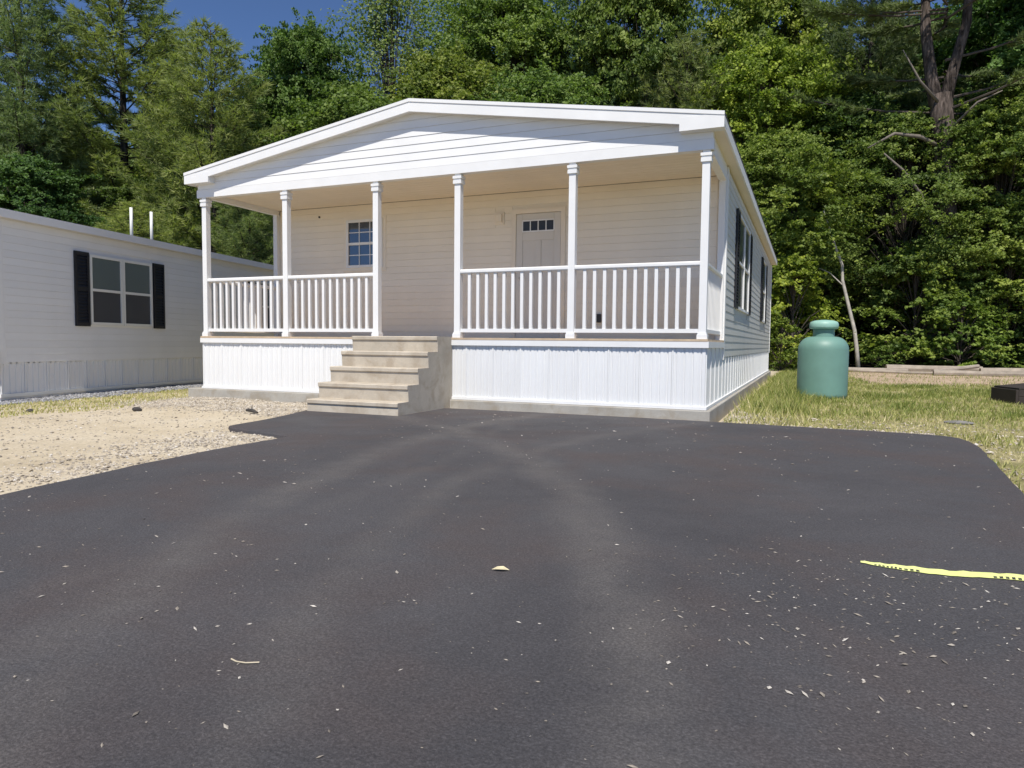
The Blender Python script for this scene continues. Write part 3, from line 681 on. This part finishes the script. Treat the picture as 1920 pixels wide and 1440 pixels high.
PROTO = {}
PROTO['maple_a'] = (14.0,) + maple(14, 5.0, 300, 520, 0.070, 11, base=0.24, flat=0.36)
PROTO['maple_b'] = (13.0,) + maple(13, 5.1, 290, 520, 0.068, 23, base=0.20, flat=0.34)
PROTO['maple_c'] = (11.0,) + maple(11, 4.6, 270, 460, 0.066, 37, base=0.08, flat=0.34)
PROTO['wispy'] = (16.0,) + maple(16, 3.6, 230, 85, 0.062, 41, base=0.25, flat=0.9, trunk_r=0.15, open_=1.0)
PROTO['shrub_a'] = (4.5,) + maple(4.5, 2.4, 80, 180, 0.066, 51, base=0.04, flat=0.5, trunk_r=0.05, open_=1.5)
PROTO['shrub_b'] = (2.6,) + maple(2.6, 1.8, 46, 170, 0.055, 63, base=0.04, flat=0.55, trunk_r=0.03, open_=1.9)
PROTO['pine_a'] = (18.0,) + pine(18, 4.6, 5, base=0.10, whorls=40)
PROTO['pine_b'] = (13.0,) + pine(13, 4.0, 8, base=0.03, whorls=36, droop=0.05, trunk_r=0.16)

def tree(name, kind, x, y, h, label, color=(1, 1, 1), wide=1.0, group=None, cat='tree'):
    H, tm, cm = PROTO[kind]; s = h/H
    r = thing(name, label, cat, (x, y, ground_h(x, y)), random.uniform(0, 6.28), group); r.scale = (s*wide, s*wide, s)
    inst(tm, 'trunk', r); c = inst(cm, 'crown', r); c.color = (*color, 1)
    return r
random.seed(99)
G1 = 'pines at the left edge of the wood'
tree('pine_tree', 'pine_a', -23.64, 12.29, 19.6, 'tall dark pine at the far left edge with blue sky showing between its branches', (0.95, 1.05, 1.05), 0.9)
tree('pine_tree', 'pine_a', -22.11, 16.18, 19.4, 'tallest full yellow green pine above the grey home', (1.15, 1.15, 0.92), 1.4)
tree('pine_tree', 'pine_b', -34.56, 22.12, 16.0, 'pine showing behind the tallest yellow green pine, upper left', (0.85, 0.95, 0.95), 1.0)
tree('pine_tree', 'pine_b', -14.75, 14.61, 14.2, 'feathery pine sloping down to the left end of the white roof', (1.15, 1.15, 0.9), 1.15)
tree('pine_tree', 'pine_a', -24.88, 21.55, 18.0, 'slender pine tip against the sky between the big pine and the maple', (1.0, 1.05, 0.95), 0.85)
tree('maple_tree', 'maple_a', -15.70, 22.07, 17.2, 'dark green rounded maple rising into open sky left of the roof peak', (0.62, 0.76, 0.62), 0.66)
tree('maple_tree', 'maple_b', -21.46, 24.99, 14.5, 'lower green broadleaf tree behind the sloping feathery pine', (0.8, 0.9, 0.85), 0.9)
tree('maple_tree', 'maple_c', -10.53, 18.43, 12.2, 'low green maple just above the left roof slope', (0.9, 0.95, 0.8), 1.0)
tree('pine_tree', 'pine_b', -9.37, 10.99, 6.9, 'low bushy pine seen through the left end of the porch', (1.0, 1.05, 0.9), 1.3)
tree('pine_tree', 'pine_b', -10.43, 7.18, 5.2, 'small pale green pine behind the white vent pipes', (1.35, 1.3, 0.95), 1.7)
tree('maple_tree', 'maple_c', -19.57, 10.03, 8.0, 'dark leafy understory tree over the grey roof at far left', (0.55, 0.72, 0.75), 1.0)
tree('birch_tree', 'wispy', -14.43, 28.33, 22.8, 'wispy pale olive tree with sky showing through, above the roof peak', (1.35, 1.25, 1.7), 1.0)
tree('birch_tree', 'wispy', -12.0, 33.41, 24.5, 'wispy pale tree just right of the roof peak against the sky', (1.2, 1.2, 1.5), 1.0)
tree('maple_tree', 'maple_b', -9.00, 24.72, 15.5, 'yellowish green maple directly behind the roof peak', (1.15, 1.05, 0.85), 0.95)
tree('maple_tree', 'maple_a', -7.41, 30.21, 21.0, 'tall green maple at top centre, left of the dark pine', (0.95, 1.0, 0.85), 0.85)
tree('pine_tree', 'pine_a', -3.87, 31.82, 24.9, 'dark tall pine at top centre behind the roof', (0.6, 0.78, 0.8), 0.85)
tree('maple_tree', 'maple_c', 0.39, 31.23, 21.7, 'tall green maple above the right roof slope', (1.0, 1.0, 0.85), 0.60)
tree('pine_tree', 'pine_b', 3.24, 27.74, 16.1, 'feathery pine just above the right end of the roof', (1.1, 1.1, 0.95), 1.0)
tree('maple_tree', 'maple_b', -3.20, 23.78, 13.5, 'low shaded maple touching the right roof slope', (0.85, 0.95, 0.85), 1.0)
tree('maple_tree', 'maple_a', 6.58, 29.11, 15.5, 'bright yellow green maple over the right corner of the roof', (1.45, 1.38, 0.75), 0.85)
tree('maple_tree', 'maple_b', 6.26, 38.21, 24.2, 'tall bright green maple at the top, right of the roof', (1.35, 1.25, 0.9), 0.66)
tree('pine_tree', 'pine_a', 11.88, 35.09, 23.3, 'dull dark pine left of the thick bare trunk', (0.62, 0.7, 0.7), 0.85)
tree('maple_tree', 'maple_b', 8.05, 26.15, 10.4, 'sunlit green maple beside the right eave of the white home', (1.15, 1.12, 0.85), 0.95)
tree('maple_tree', 'maple_a', 10.30, 29.43, 12.9, 'shaded maple behind the thin leaning trunk', (0.5, 0.6, 0.5), 0.9)  # leaf tint darkened: paints the shade of the gaps between the trees
tree('maple_tree', 'maple_b', 13.06, 27.21, 11.1, 'green maple under the thick pine trunk on the right', (1.0, 1.0, 0.85), 0.95)
tree('maple_tree', 'maple_b', 16.69, 27.70, 11.8, 'leafy maple at the right edge above the dark timber box', (1.15, 1.12, 0.85), 0.9)
tree('maple_tree', 'maple_a', 19.55, 34.90, 20.8, 'tall dark tree in the upper right corner', (0.7, 0.9, 0.95), 0.9)
G2 = 'shrubs along the forest edge on the right'
for k_, x, y, h, lab, c, w in (
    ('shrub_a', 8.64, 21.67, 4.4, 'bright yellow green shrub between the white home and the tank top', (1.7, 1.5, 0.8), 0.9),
    ('shrub_b', 8.30, 19.19, 1.8, 'low leafy shrub by the rear corner of the white home', (1.25, 1.2, 0.8), 0.9),
    ('shrub_b', 9.4, 24.21, 2.6, 'shaded shrub behind the tank', (0.6, 0.7, 0.6), 1.0),  # tint lowered, so its shade sits in the leaf colour
    ('shrub_a', 13.29, 24.75, 4.9, 'largest sunlit shrub right of the thin leaning trunk', (1.35, 1.3, 0.95), 1.0),
    ('shrub_b', 14.88, 24.21, 2.9, 'middle low shrub behind the fallen logs', (1.1, 1.15, 0.85), 1.0),
    ('shrub_a', 16.84, 26.26, 5.1, 'sunlit shrub at the right edge above the logs', (1.3, 1.25, 0.85), 1.0),
    ('shrub_b', 12.0, 23.3, 0.9, 'small green shrub at the foot of the thin leaning trunk', (1.0, 1.1, 0.8), 1.0)):
    tree('shrub', k_, x, y, h, lab, c, w, G2, 'shrub')

# old pine: thick bare trunk that forks, long arching limbs
def old_pine():
    global rng
    r = thing('pine_tree', 'old pine with a thick rough bare forked trunk, upper right', 'tree', (14.18, 26.19, ground_h(14.18, 26.19)))
    t = MB(); zs = [-0.3, 2, 5, 8, 10.4, 11.6]
    t.tube([(0.25*math.sin(z*0.3), 0, z) for z in zs], [0.62, 0.54, 0.50, 0.47, 0.45, 0.40], 14)
    for sx, rr in ((-1, 0.24), (1, 0.22)):
        t.tube([(-0.1+sx*0.1, 0, 11.0), (-0.1+sx*0.38, 0, 12.4), (sx*0.75, 0.2, 14.5), (sx*0.9, 0.3, 20)], [0.30, rr, rr*0.85, 0.06], 10)
    t.build('trunk', 'pinebark', r, smooth=True)
    random.seed(4); rng = np.random.default_rng(4)
    limbs = MB()
    for pts, ra in (([(0, -0.3, 9.3), (-0.9, -0.9, 9.7), (-1.9, -1.4, 9.8), (-2.9, -1.8, 9.2)], [0.10, 0.085, 0.065, 0.03]),
                    ([(-0.2, -0.2, 6.0), (-0.8, -1.0, 7.3), (-1.5, -1.5, 8.2), (-2.3, -1.9, 8.9)], [0.08, 0.07, 0.055, 0.03]),
                    ([(-0.2, -0.3, 11.2), (-1.0, -0.9, 12.0), (-1.7, -1.3, 13.2)], [0.07, 0.05, 0.02]),
                    ([(0.2, -0.3, 10.0), (1.1, -0.8, 10.9), (1.9, -1.0, 11.2)], [0.06, 0.045, 0.02])):
        MB().tube(pts, ra, 7).build('limb', 'dead', r, smooth=True)
    C, D_, T = [], [], []
    for i in range(46):
        a = random.uniform(0, 6.283); z0 = random.uniform(10.5, 20); l = random.uniform(2.5, 6.2)*(1.1-0.03*(z0-10)); hd = Vector((math.cos(a), math.sin(a), 0))
        if hd.y < -0.55 and z0 < 14: continue
        f = lambda s: hd*l*s+Vector((0, 0, z0+l*(0.10*s+0.15*s*s)))
        limbs.tube([f(s) for s in (0, 0.35, 0.7, 1)], [0.06, 0.045, 0.03, 0.008], 5, cap=False)
        ti = 0.45+0.15*random.gauss(0, 1)
        for q in range(34):
            s = random.uniform(0.4, 1.0); td = (hd*0.6+Vector((-hd.y, hd.x, 0))*random.uniform(-1, 1)+Vector((0, 0, random.uniform(0, 0.3)))).normalized()
            for e in range(4): C.append(f(s)+td*(0.2+e*0.17)); D_.append(td+Vector((0, 0, 0.3))); T.append(ti)
    limbs.build('branches', 'bark', r)
    C, D_, T = np.array(C), np.array(D_), np.array(T); nb_ = 9; k = len(C)
    c = np.repeat(C, nb_, 0); d = np.repeat(D_, nb_, 0)+rng.normal(size=(k*nb_, 3))*0.6; d /= np.linalg.norm(d, axis=1)[:, None]
    wd = np.cross(d, rng.normal(size=(k*nb_, 3))); wd /= np.linalg.norm(wd, axis=1)[:, None]; ln = 0.20+0.15*rng.random(k*nb_)
    inst(raw_mesh('crown', np.stack([c-wd*0.03, c+wd*0.03, c+d*ln[:, None]], 1), 3, 'needle', np.clip(np.repeat(T, nb_)+0.15*rng.normal(size=k*nb_), 0, 1)), 'crown', r).color = (0.85, 0.9, 0.8, 1)
old_pine()

# thin pale leaning trunk with a loose crown
def leaning():
    r = thing('birch_tree', 'young tree with a thin pale leaning trunk behind the tank', 'tree', (11.15, 22.5, ground_h(11.15, 22.5)))
    MB().tube([(0, 0, -0.2), (-0.12, 0, 0.9), (-0.22, 0, 1.6), (-0.55, 0, 2.9), (-0.72, 0, 3.6), (-0.75, 0, 4.2), (-1.05, 0, 5.0), (-1.5, 0, 6.4)], [0.09, 0.08, 0.075, 0.068, 0.062, 0.055, 0.05, 0.03], 8).build('trunk', 'birchbark', r, smooth=True)
    MB().tube([(-0.70, 0, 3.4), (-1.2, -0.1, 3.9), (-1.6, -0.1, 4.1)], [0.03, 0.02, 0.01], 5).build('branch', 'birchbark', r)
    _, cm = maple(4.6, 2.1, 60, 170, 0.066, 71, base=0.1, flat=0.4, open_=1.5)
    c = inst(cm, 'crown', r, (-2.0, 0, 4.3)); c.color = (1.2, 1.15, 0.85, 1)
leaning()

random.seed(12)
deep = [(-51.7, 22.7, 12.0), (-54.1, 27.5, 13.0), (-41.6, 23.5, 10.5), (-41.5, 27.1, 12.0), (-41.1, 30.9, 15.5), (-37.6, 32.6, 17.6), (-30.1, 30.2, 16.8), (-30.5, 35.8, 19.1), (-22.7, 32.0, 13.5), (-21.3, 36.2, 13.5),
        (-19.3, 40.2, 14.4), (-18.3, 47.0, 15.1), (-14.6, 49.3, 17.0), (-10.0, 49.4, 19.0), (-6.4, 52.8, 20.0), (-0.2, 42.6, 19.0), (3.0, 45.6, 16.0), (6.2, 50.4, 17.0), (9.7, 49.8, 17.5), (13.3, 52.7, 17.0), (17.3, 57.4, 19.0), (22.0, 64.4, 29.9), (26.1, 66.5, 29.1), (30.5, 69.3, 30.6),
        (9.0, 34.0, 14), (13.0, 33.0, 13), (16.5, 33.0, 14), (20.5, 31.0, 13), (23.5, 36.0, 18), (11.0, 40.0, 18), (15.0, 41.0, 20), (19.0, 42.0, 20), (-27, 13.0, 12), (-31, 17.0, 13), (-19, 17.5, 10), (-15.5, 18.5, 9), (-12, 15.5, 8), (-6, 27, 12), (-1, 27, 12), (3.5, 33, 14), (7.5, 40, 9), (12.5, 37, 8), (14.5, 37, 9), (17.5, 37, 8), (21, 38, 9), (25, 40, 10)]
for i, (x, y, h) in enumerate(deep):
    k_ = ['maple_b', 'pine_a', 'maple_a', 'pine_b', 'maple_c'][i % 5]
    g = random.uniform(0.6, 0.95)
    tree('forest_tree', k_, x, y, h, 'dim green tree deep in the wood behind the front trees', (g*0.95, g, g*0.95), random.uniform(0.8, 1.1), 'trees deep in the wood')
# leafy undergrowth under the trees
random.seed(21)
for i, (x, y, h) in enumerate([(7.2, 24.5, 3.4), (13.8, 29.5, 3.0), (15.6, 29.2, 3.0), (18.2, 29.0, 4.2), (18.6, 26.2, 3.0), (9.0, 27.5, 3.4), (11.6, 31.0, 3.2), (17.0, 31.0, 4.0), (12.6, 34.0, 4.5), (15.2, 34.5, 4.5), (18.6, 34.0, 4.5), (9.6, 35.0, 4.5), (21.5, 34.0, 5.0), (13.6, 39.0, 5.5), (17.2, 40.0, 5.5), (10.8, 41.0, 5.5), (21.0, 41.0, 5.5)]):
    tree('shrub', 'shrub_a', x, y, h, 'dim leafy undergrowth bush in the shade of the wood', (0.5, 0.58, 0.5), 1.1, 'undergrowth bushes under the trees', 'shrub')  # shade under the trees is painted into this dark crown tint

# ------------------------------------------------------------------ grass, gravel, chips
def blades(name, pts, h, tint, label, w=0.006):
    global rng
    P = np.array(pts); k = len(P); a = rng.random(k)*6.283; d = np.stack([np.cos(a), np.sin(a), np.zeros(k)], 1)
    h = np.array(h); lean = rng.normal(size=(k, 2))*0.45*h[:, None]; ww = w*(0.7+0.8*rng.random(k))[:, None]
    tip = P+np.stack([lean[:, 0], lean[:, 1], h], 1)
    o = inst(raw_mesh(name, np.stack([P-d*ww, P+d*ww, tip], 1), 3, 'grass', np.array(tint)), name); tag(o, label, 'grass', kind='stuff'); o.color = (1, 1, 1, 1)
rng = np.random.default_rng(5); random.seed(5)
pts, hs, ts = [], [], []
while len(pts) < 130000:
    x = random.uniform(8.25, 19.0); y = random.uniform(-6.5, 22.5)
    if in_drive(x, y, -0.03) or (x < 8.32 and y > -0.2) or (y < -0.25 and x < 10.4): continue
    if math.hypot(x-9.49, y-5.2) < 0.44 or (12.3 < x < 14.2 and 5.2 < y < 6.5): continue
    if random.random() < 0.93*bare_w(x, y): continue
    f = noise.noise((x*0.9, y*0.9, 0))+0.5*noise.noise((x*2.6, y*2.6, 4))
    edge = sstep(-0.6, 2.6, y - 0.12*(x-9)) * sstep(8.2, 8.5, x)
    green = 0.70 - 0.40*edge - 0.38*f
    if random.random() > max(0.42 if y < 1.5 else 0.12, 0.36+0.30*edge+0.75*f): continue
    tall = 1.0 + 1.9*sstep(1.0, 0.1, abs(x-8.75)+0.18*max(0, abs(y-6)-5)) + (0.7 if f > 0.35 else 0)
    if y < 1.2: tall *= 0.6
    pts.append((x, y, ground_h(x, y)-0.004)); hs.append(random.uniform(0.025, 0.085)*tall)
    t = green+0.20*random.gauss(0, 1) + (0.35 if random.random() < 0.18 else 0); ts.append(min(1, max(0, t)))
blades('lawn_grass', pts, hs, ts, 'patchy green and straw grass right of the driveway', 0.0065)
pts, hs, ts = [], [], []
while len(pts) < 9000:
    x = random.uniform(-2.6, 1.6); y = random.uniform(-3.5, 4.5)
    wl = -1.79-0.188*(y+2.12)
    if x < wl+0.7 or (x > -0.32 and y > -0.2): continue
    if x > wl+2.1+0.5*noise.noise((x, y, 7)): continue
    pts.append((x, y, ground_h(x, y)-0.004)); hs.append(random.uniform(0.015, 0.045)); ts.append(min(1, max(0, 0.68+0.18*random.gauss(0, 1))))
blades('dry_grass', pts, hs, ts, 'thin straw coloured grass between the two homes', 0.008)

OCT = [(1, 0, 0), (-1, 0, 0), (0, 1, 0), (0, -1, 0), (0, 0, 1), (0, 0, -1)]
OF = [(0, 2, 4), (2, 1, 4), (1, 3, 4), (3, 0, 4), (2, 0, 5), (1, 2, 5), (3, 1, 5), (0, 3, 5)]
def pebble_mesh(name, mat, pts, size, shape=(1.0, 0.8, 0.55)):
    V = np.array(OCT, float); k = len(pts); P = np.array(pts); s = np.array(size)
    a = rng.random(k)*6.283; ca, sa = np.cos(a), np.sin(a)
    v = V[None]*(0.7+0.6*rng.random((k, 6, 1))); v = v*np.array(shape)
    x = v[..., 0]*ca[:, None]-v[..., 1]*sa[:, None]; y = v[..., 0]*sa[:, None]+v[..., 1]*ca[:, None]
    v = np.stack([x, y, v[..., 2]+0.25*x*rng.normal(size=(k, 1))], 2)*s[:, None, None]+P[:, None, :]
    tri = v[:, np.array(OF)]; t = np.repeat(rng.random(k), 8)
    return raw_mesh(name, tri.reshape(-1, 3, 3), 3, mat, t)
pts, sz = [], []
random.seed(31)
while len(pts) < 22000:
    x = random.uniform(-0.6, 5.3); y = random.uniform(-7.5, 0.0)
    if in_drive(x, y, -0.02) or (x > 3.22 and y > -1.5): continue
    ex = 4.75 + max(0, -(y+3.4))*0.075
    dens = max(sstep(1.5, 0.0, ex-x-0.1)*sstep(-6.8, -4.0, y)*0.9, sstep(-2.3, -1.0, y+0.25*x*0.0)*sstep(-0.5, 0.2, x)*0.95, 0.06)
    dens *= 0.75+0.7*noise.noise((x*1.2, y*1.2, 8))
    if random.random() > dens: continue
    s = random.choice((0.004, 0.006, 0.008, 0.010, 0.015)) * random.uniform(0.7, 1.4)
    pts.append((x, y, ground_h(x, y)+s*0.2)); sz.append(s)
tag(inst(pebble_mesh('gravel', 'gravel', pts, sz), 'gravel'), 'tan gravel strewn over the sandy yard left of the driveway', 'gravel', kind='stuff')
pts, sz = [], []
while len(pts) < 7000:
    y = random.uniform(-4.0, 6.0); wl = -1.79-0.188*(y+2.12); x = wl+random.uniform(-0.1, 0.78)+0.12*noise.noise((y*2, 0, 0))
    s = random.uniform(0.012, 0.030); pts.append((x, y, ground_h(x, y)+s*0.2)); sz.append(s)
tag(inst(pebble_mesh('gravel', 'bluegravel', pts, sz), 'gravel'), 'grey crushed stone strip along the foot of the grey home', 'gravel', kind='stuff')
pts, sz = [], []
while len(pts) < 4600:
    if random.random() < 0.22:
        x = random.uniform(9.3, 12.5); y = random.uniform(-5.0, 1.0)
        if in_drive(x, y, -0.02) or (y < -0.3 and x < 10.4): continue
    elif random.random() < 0.62:
        x = random.uniform(4.8, 10.5); y = random.uniform(-0.30, -0.09)+0.02*(x > 8.3)*random.random()
        if in_drive(x, y, 0.0) or y < -0.17-0.05*max(0, x-7.3): continue
    else:
        x = 8.27+abs(random.gauss(0, 0.32)); y = random.uniform(-0.25, 3.2)
    s = random.uniform(0.008, 0.022)*(1.5 if x > 8.2 and random.random() < 0.15 else 1); pts.append((x, y, ground_h(x, y)+s*0.3)); sz.append(s)
tag(inst(pebble_mesh('gravel', 'gravel', pts, sz), 'gravel'), 'pale gravel strip between the porch skirting and the asphalt edge', 'gravel', kind='stuff')
# stray chips on the asphalt
pts, sz = [], []
random.seed(8)
while len(pts) < 1900:
    x = random.uniform(4.9, 10.5); y = random.uniform(-8.3, -0.5)
    if not in_drive(x, y, 0.03): continue
    dens = 0.06 + 0.9*sstep(1.1, 0.1, math.hypot((x-9.55)*0.9, (y+6.2)*0.9)) + 0.10*sstep(-5, -7.5, y)
    if random.random() > dens: continue
    s = random.choice((0.002, 0.0025, 0.003, 0.0035, 0.0045, 0.0065))*random.uniform(0.55, 1.15)*(1.0+0.10*(y+8)); pts.append((x, y, -0.11+s*0.4)); sz.append(s)
tag(inst(pebble_mesh('wood_chips', 'chips', pts, sz, (1.7, 0.75, 0.4)), 'wood_chips'), 'pale grit and wood chips scattered over the asphalt', 'wood chips', kind='stuff')

# ------------------------------------------------------------------ small things
def rock(name, x, y, r, mat, label, sq=(1, 0.75, 0.5)):
    V, Fc = [], []; nu, nv = 10, 6
    for j in range(nv+1):
        for i in range(nu):
            th = math.pi*j/nv; ph = 2*math.pi*i/nu; p = Vector((math.sin(th)*math.cos(ph)*sq[0], math.sin(th)*math.sin(ph)*sq[1], math.cos(th)*sq[2]))
            V.append(tuple(p*r*(1+0.35*noise.noise(tuple(p*1.7+Vector((x, y, 0)))))))
    for j in range(nv):
        for i in range(nu): Fc.append((j*nu+i, j*nu+(i+1) % nu, (j+1)*nu+(i+1) % nu, (j+1)*nu+i))
    o = MB().add(V, Fc).build(name, mat, None); o.location = (x, y, ground_h(x, y)+r*sq[2]*0.5); tag(o, label, 'stone'); return o
rock('stone', 1.17, -2.21, 0.07, 'darkrock', 'small dark stone on the sand nearest the grey home window')
rock('stone', 0.1, -2.9, 0.055, 'darkrock', 'small dark stone at the edge of the grey gravel strip')
rock('stone', 10.97, 1.25, 0.11, 'rock', 'flat grey stone lying in the straw grass at right', (1.5, 0.6, 0.28))
o = MB().tube([(-0.16, 0.05, 0.03), (-0.03, 0.0, 0.035), (0.12, -0.06, 0.02)], [0.02, 0.028, 0.012], 6).tube([(-0.03, 0, 0.03), (-0.08, 0.06, 0.10)], [0.01, 0.004], 5).build('stick', 'darkrock')
o.location = (2.67, -1.72, GZ); tag(o, 'short dark stick on the gravel left of the concrete steps', 'stick')
o = MB().tube([(7.765, -7.255, -0.1065), (7.79, -7.262, -0.106), (7.82, -7.258, -0.106), (7.852, -7.24, -0.106)], 0.0025, 5).build('twig', 'twig')
tag(o, 'thin pale curved twig lying on the asphalt at lower left', 'twig')
lf_ = MB(); npt = [(-0.035, 0), (-0.015, 0.013), (0.01, 0.016), (0.035, 0.0), (0.012, -0.014), (-0.015, -0.012)]
lf_.add([(a, b, 0.010+0.006*math.cos(a*60)) for a, b in npt]+[(a, b, 0.0085+0.006*math.cos(a*60)) for a, b in npt], [(0, 1, 2, 3, 4, 5), (11, 10, 9, 8, 7, 6)]+[(i, (i+1) % 6, 6+(i+1) % 6, 6+i) for i in range(6)])
o = lf_.build('fallen_leaf', 'leafdry'); o.location = (8.14, -6.23, -0.112); o.rotation_euler = (0.1, 0, 0.3); tag(o, 'single pale dry leaf on the asphalt in the middle', 'leaf')

# barrier tape: thin twisted strip
path = [(9.46, -5.52), (9.53, -5.54), (9.60, -5.55), (9.70, -5.555), (9.80, -5.54), (9.90, -5.51), (10.0, -5.50), (10.1, -5.50), (10.25, -5.45), (10.42, -5.47)]
tw = [0.7, 0.75, 0.65, 0.5, 0.35, 0.3, 0.5, 0.8, 0.6, 0.4]; wd = [0.005, 0.010, 0.014, 0.018, 0.021, 0.021, 0.019, 0.015, 0.018, 0.018]
fine = []
for i in range(len(path)-1):
    for k_ in range(4):
        u = k_/4; lp = lambda a, b: a+(b-a)*u
        fine.append(((lp(path[i][0], path[i+1][0]), lp(path[i][1], path[i+1][1])+0.003*math.sin(i*2.1+k_*1.7)), lp(tw[i], tw[i+1])+0.09*math.sin(i*1.3+k_*2.3), lp(wd[i], wd[i+1])*(1+0.05*math.sin(i*3.1+k_*1.1))))
path, tw, wd = [f_[0] for f_ in fine], [f_[1] for f_ in fine], [f_[2] for f_ in fine]
tv, tf = [], []
for (x, y), t, w_ in zip(path, tw, wd):
    tv += [(x, y-w_*math.cos(t), -0.106), (x, y+w_*math.cos(t), -0.106+2*w_*math.sin(t)*0.7)]
for i in range(len(path)-1): tf.append((2*i, 2*i+2, 2*i+3, 2*i+1))
tm = bpy.data.meshes.new('barrier_tape'); tm.from_pydata(tv, [], tf); uvl = tm.uv_layers.new(name='UVMap')
for p in tm.polygons:
    for li, vi in zip(p.loop_indices, p.vertices): uvl.data[li].uv = (vi//2*0.055, float(vi % 2))
tm.materials.append(MT['tape']); o = inst(tm, 'barrier_tape'); so = o.modifiers.new('thickness', 'SOLIDIFY'); so.thickness = 0.0006
tag(o, 'crumpled strip of yellow and black barrier tape on the asphalt', 'tape')

# logs and boards at the forest edge
def log(p0, p1, r0, r1, label, bend=0.0, z=None):
    p0, p1 = Vector(p0), Vector(p1); base = (p0.x, p0.y, ground_h(p0.x, p0.y)); d = p1-p0
    pts = []
    for i in range(8):
        t = i/7; q = d*t; pts.append((q.x, q.y, max(r0, r1)*0.8 + q.z + bend*math.sin(t*math.pi) + 0.03*noise.noise((q.x, p0.y, 2))))
    o = MB().tube(pts, [r0+(r1-r0)*i/7 for i in range(8)], 9).build('fallen_log', 'log', None, smooth=False); o.location = base
    tag(o, label, 'log', 'fallen logs at the forest edge')
log((10.55, 20.0, 0), (12.6, 20.3, 0), 0.10, 0.08, 'short pale log just right of the tank')
log((12.0, 21.4, 0), (15.2, 21.9, 0), 0.15, 0.12, 'thick grey log lying behind the other fallen logs')
log((13.3, 19.6, 0), (14.9, 21.0, 0.22), 0.09, 0.07, 'slanted pale log with a raised knobby end')
log((13.2, 18.8, 0), (17.6, 19.0, 0), 0.10, 0.11, 'long pale log nearest the camera above bare soil')
log((15.0, 21.2, 0.06), (19.5, 21.6, 0.1), 0.12, 0.13, 'grey log reaching the right edge behind the long pale log')
log((10.9, 19.3, 0), (13.2, 19.0, 0), 0.05, 0.05, 'thin pale pole lying in front of the short log')

bx = thing('timber_box', 'low dark brown timber box in the grass at the right edge', 'box', (12.5, 5.3, GZ))
def plank(a0, a1, b0, b1, c0, c1, n='plank'): MB().box(a0, a1, b0, b1, c0, c1).build(n, 'boxwood', bx, bevel=0.006)
plank(0, 1.5, 0, 0.045, 0, 0.12); plank(0, 1.5, 0.002, 0.047, 0.125, 0.24); plank(0, 1.5, 0.75, 0.795, 0, 0.12); plank(0, 1.5, 0.75, 0.795, 0.125, 0.24)
plank(-0.045, -0.002, 0, 0.795, 0, 0.24, 'end_board'); plank(1.502, 1.545, 0, 0.795, 0, 0.24, 'end_board')
for i in range(5):
    y0 = 0.0+i*0.16; MB().prism([(0.0, 0.243), (1.5, 0.40), (1.5, 0.43), (0.0, 0.268)], lambda a, z, t: (a, y0+t*0.155, z)).build('lid_board', 'boxwood', bx)
bx.rotation_euler = (0, 0, 0.25)
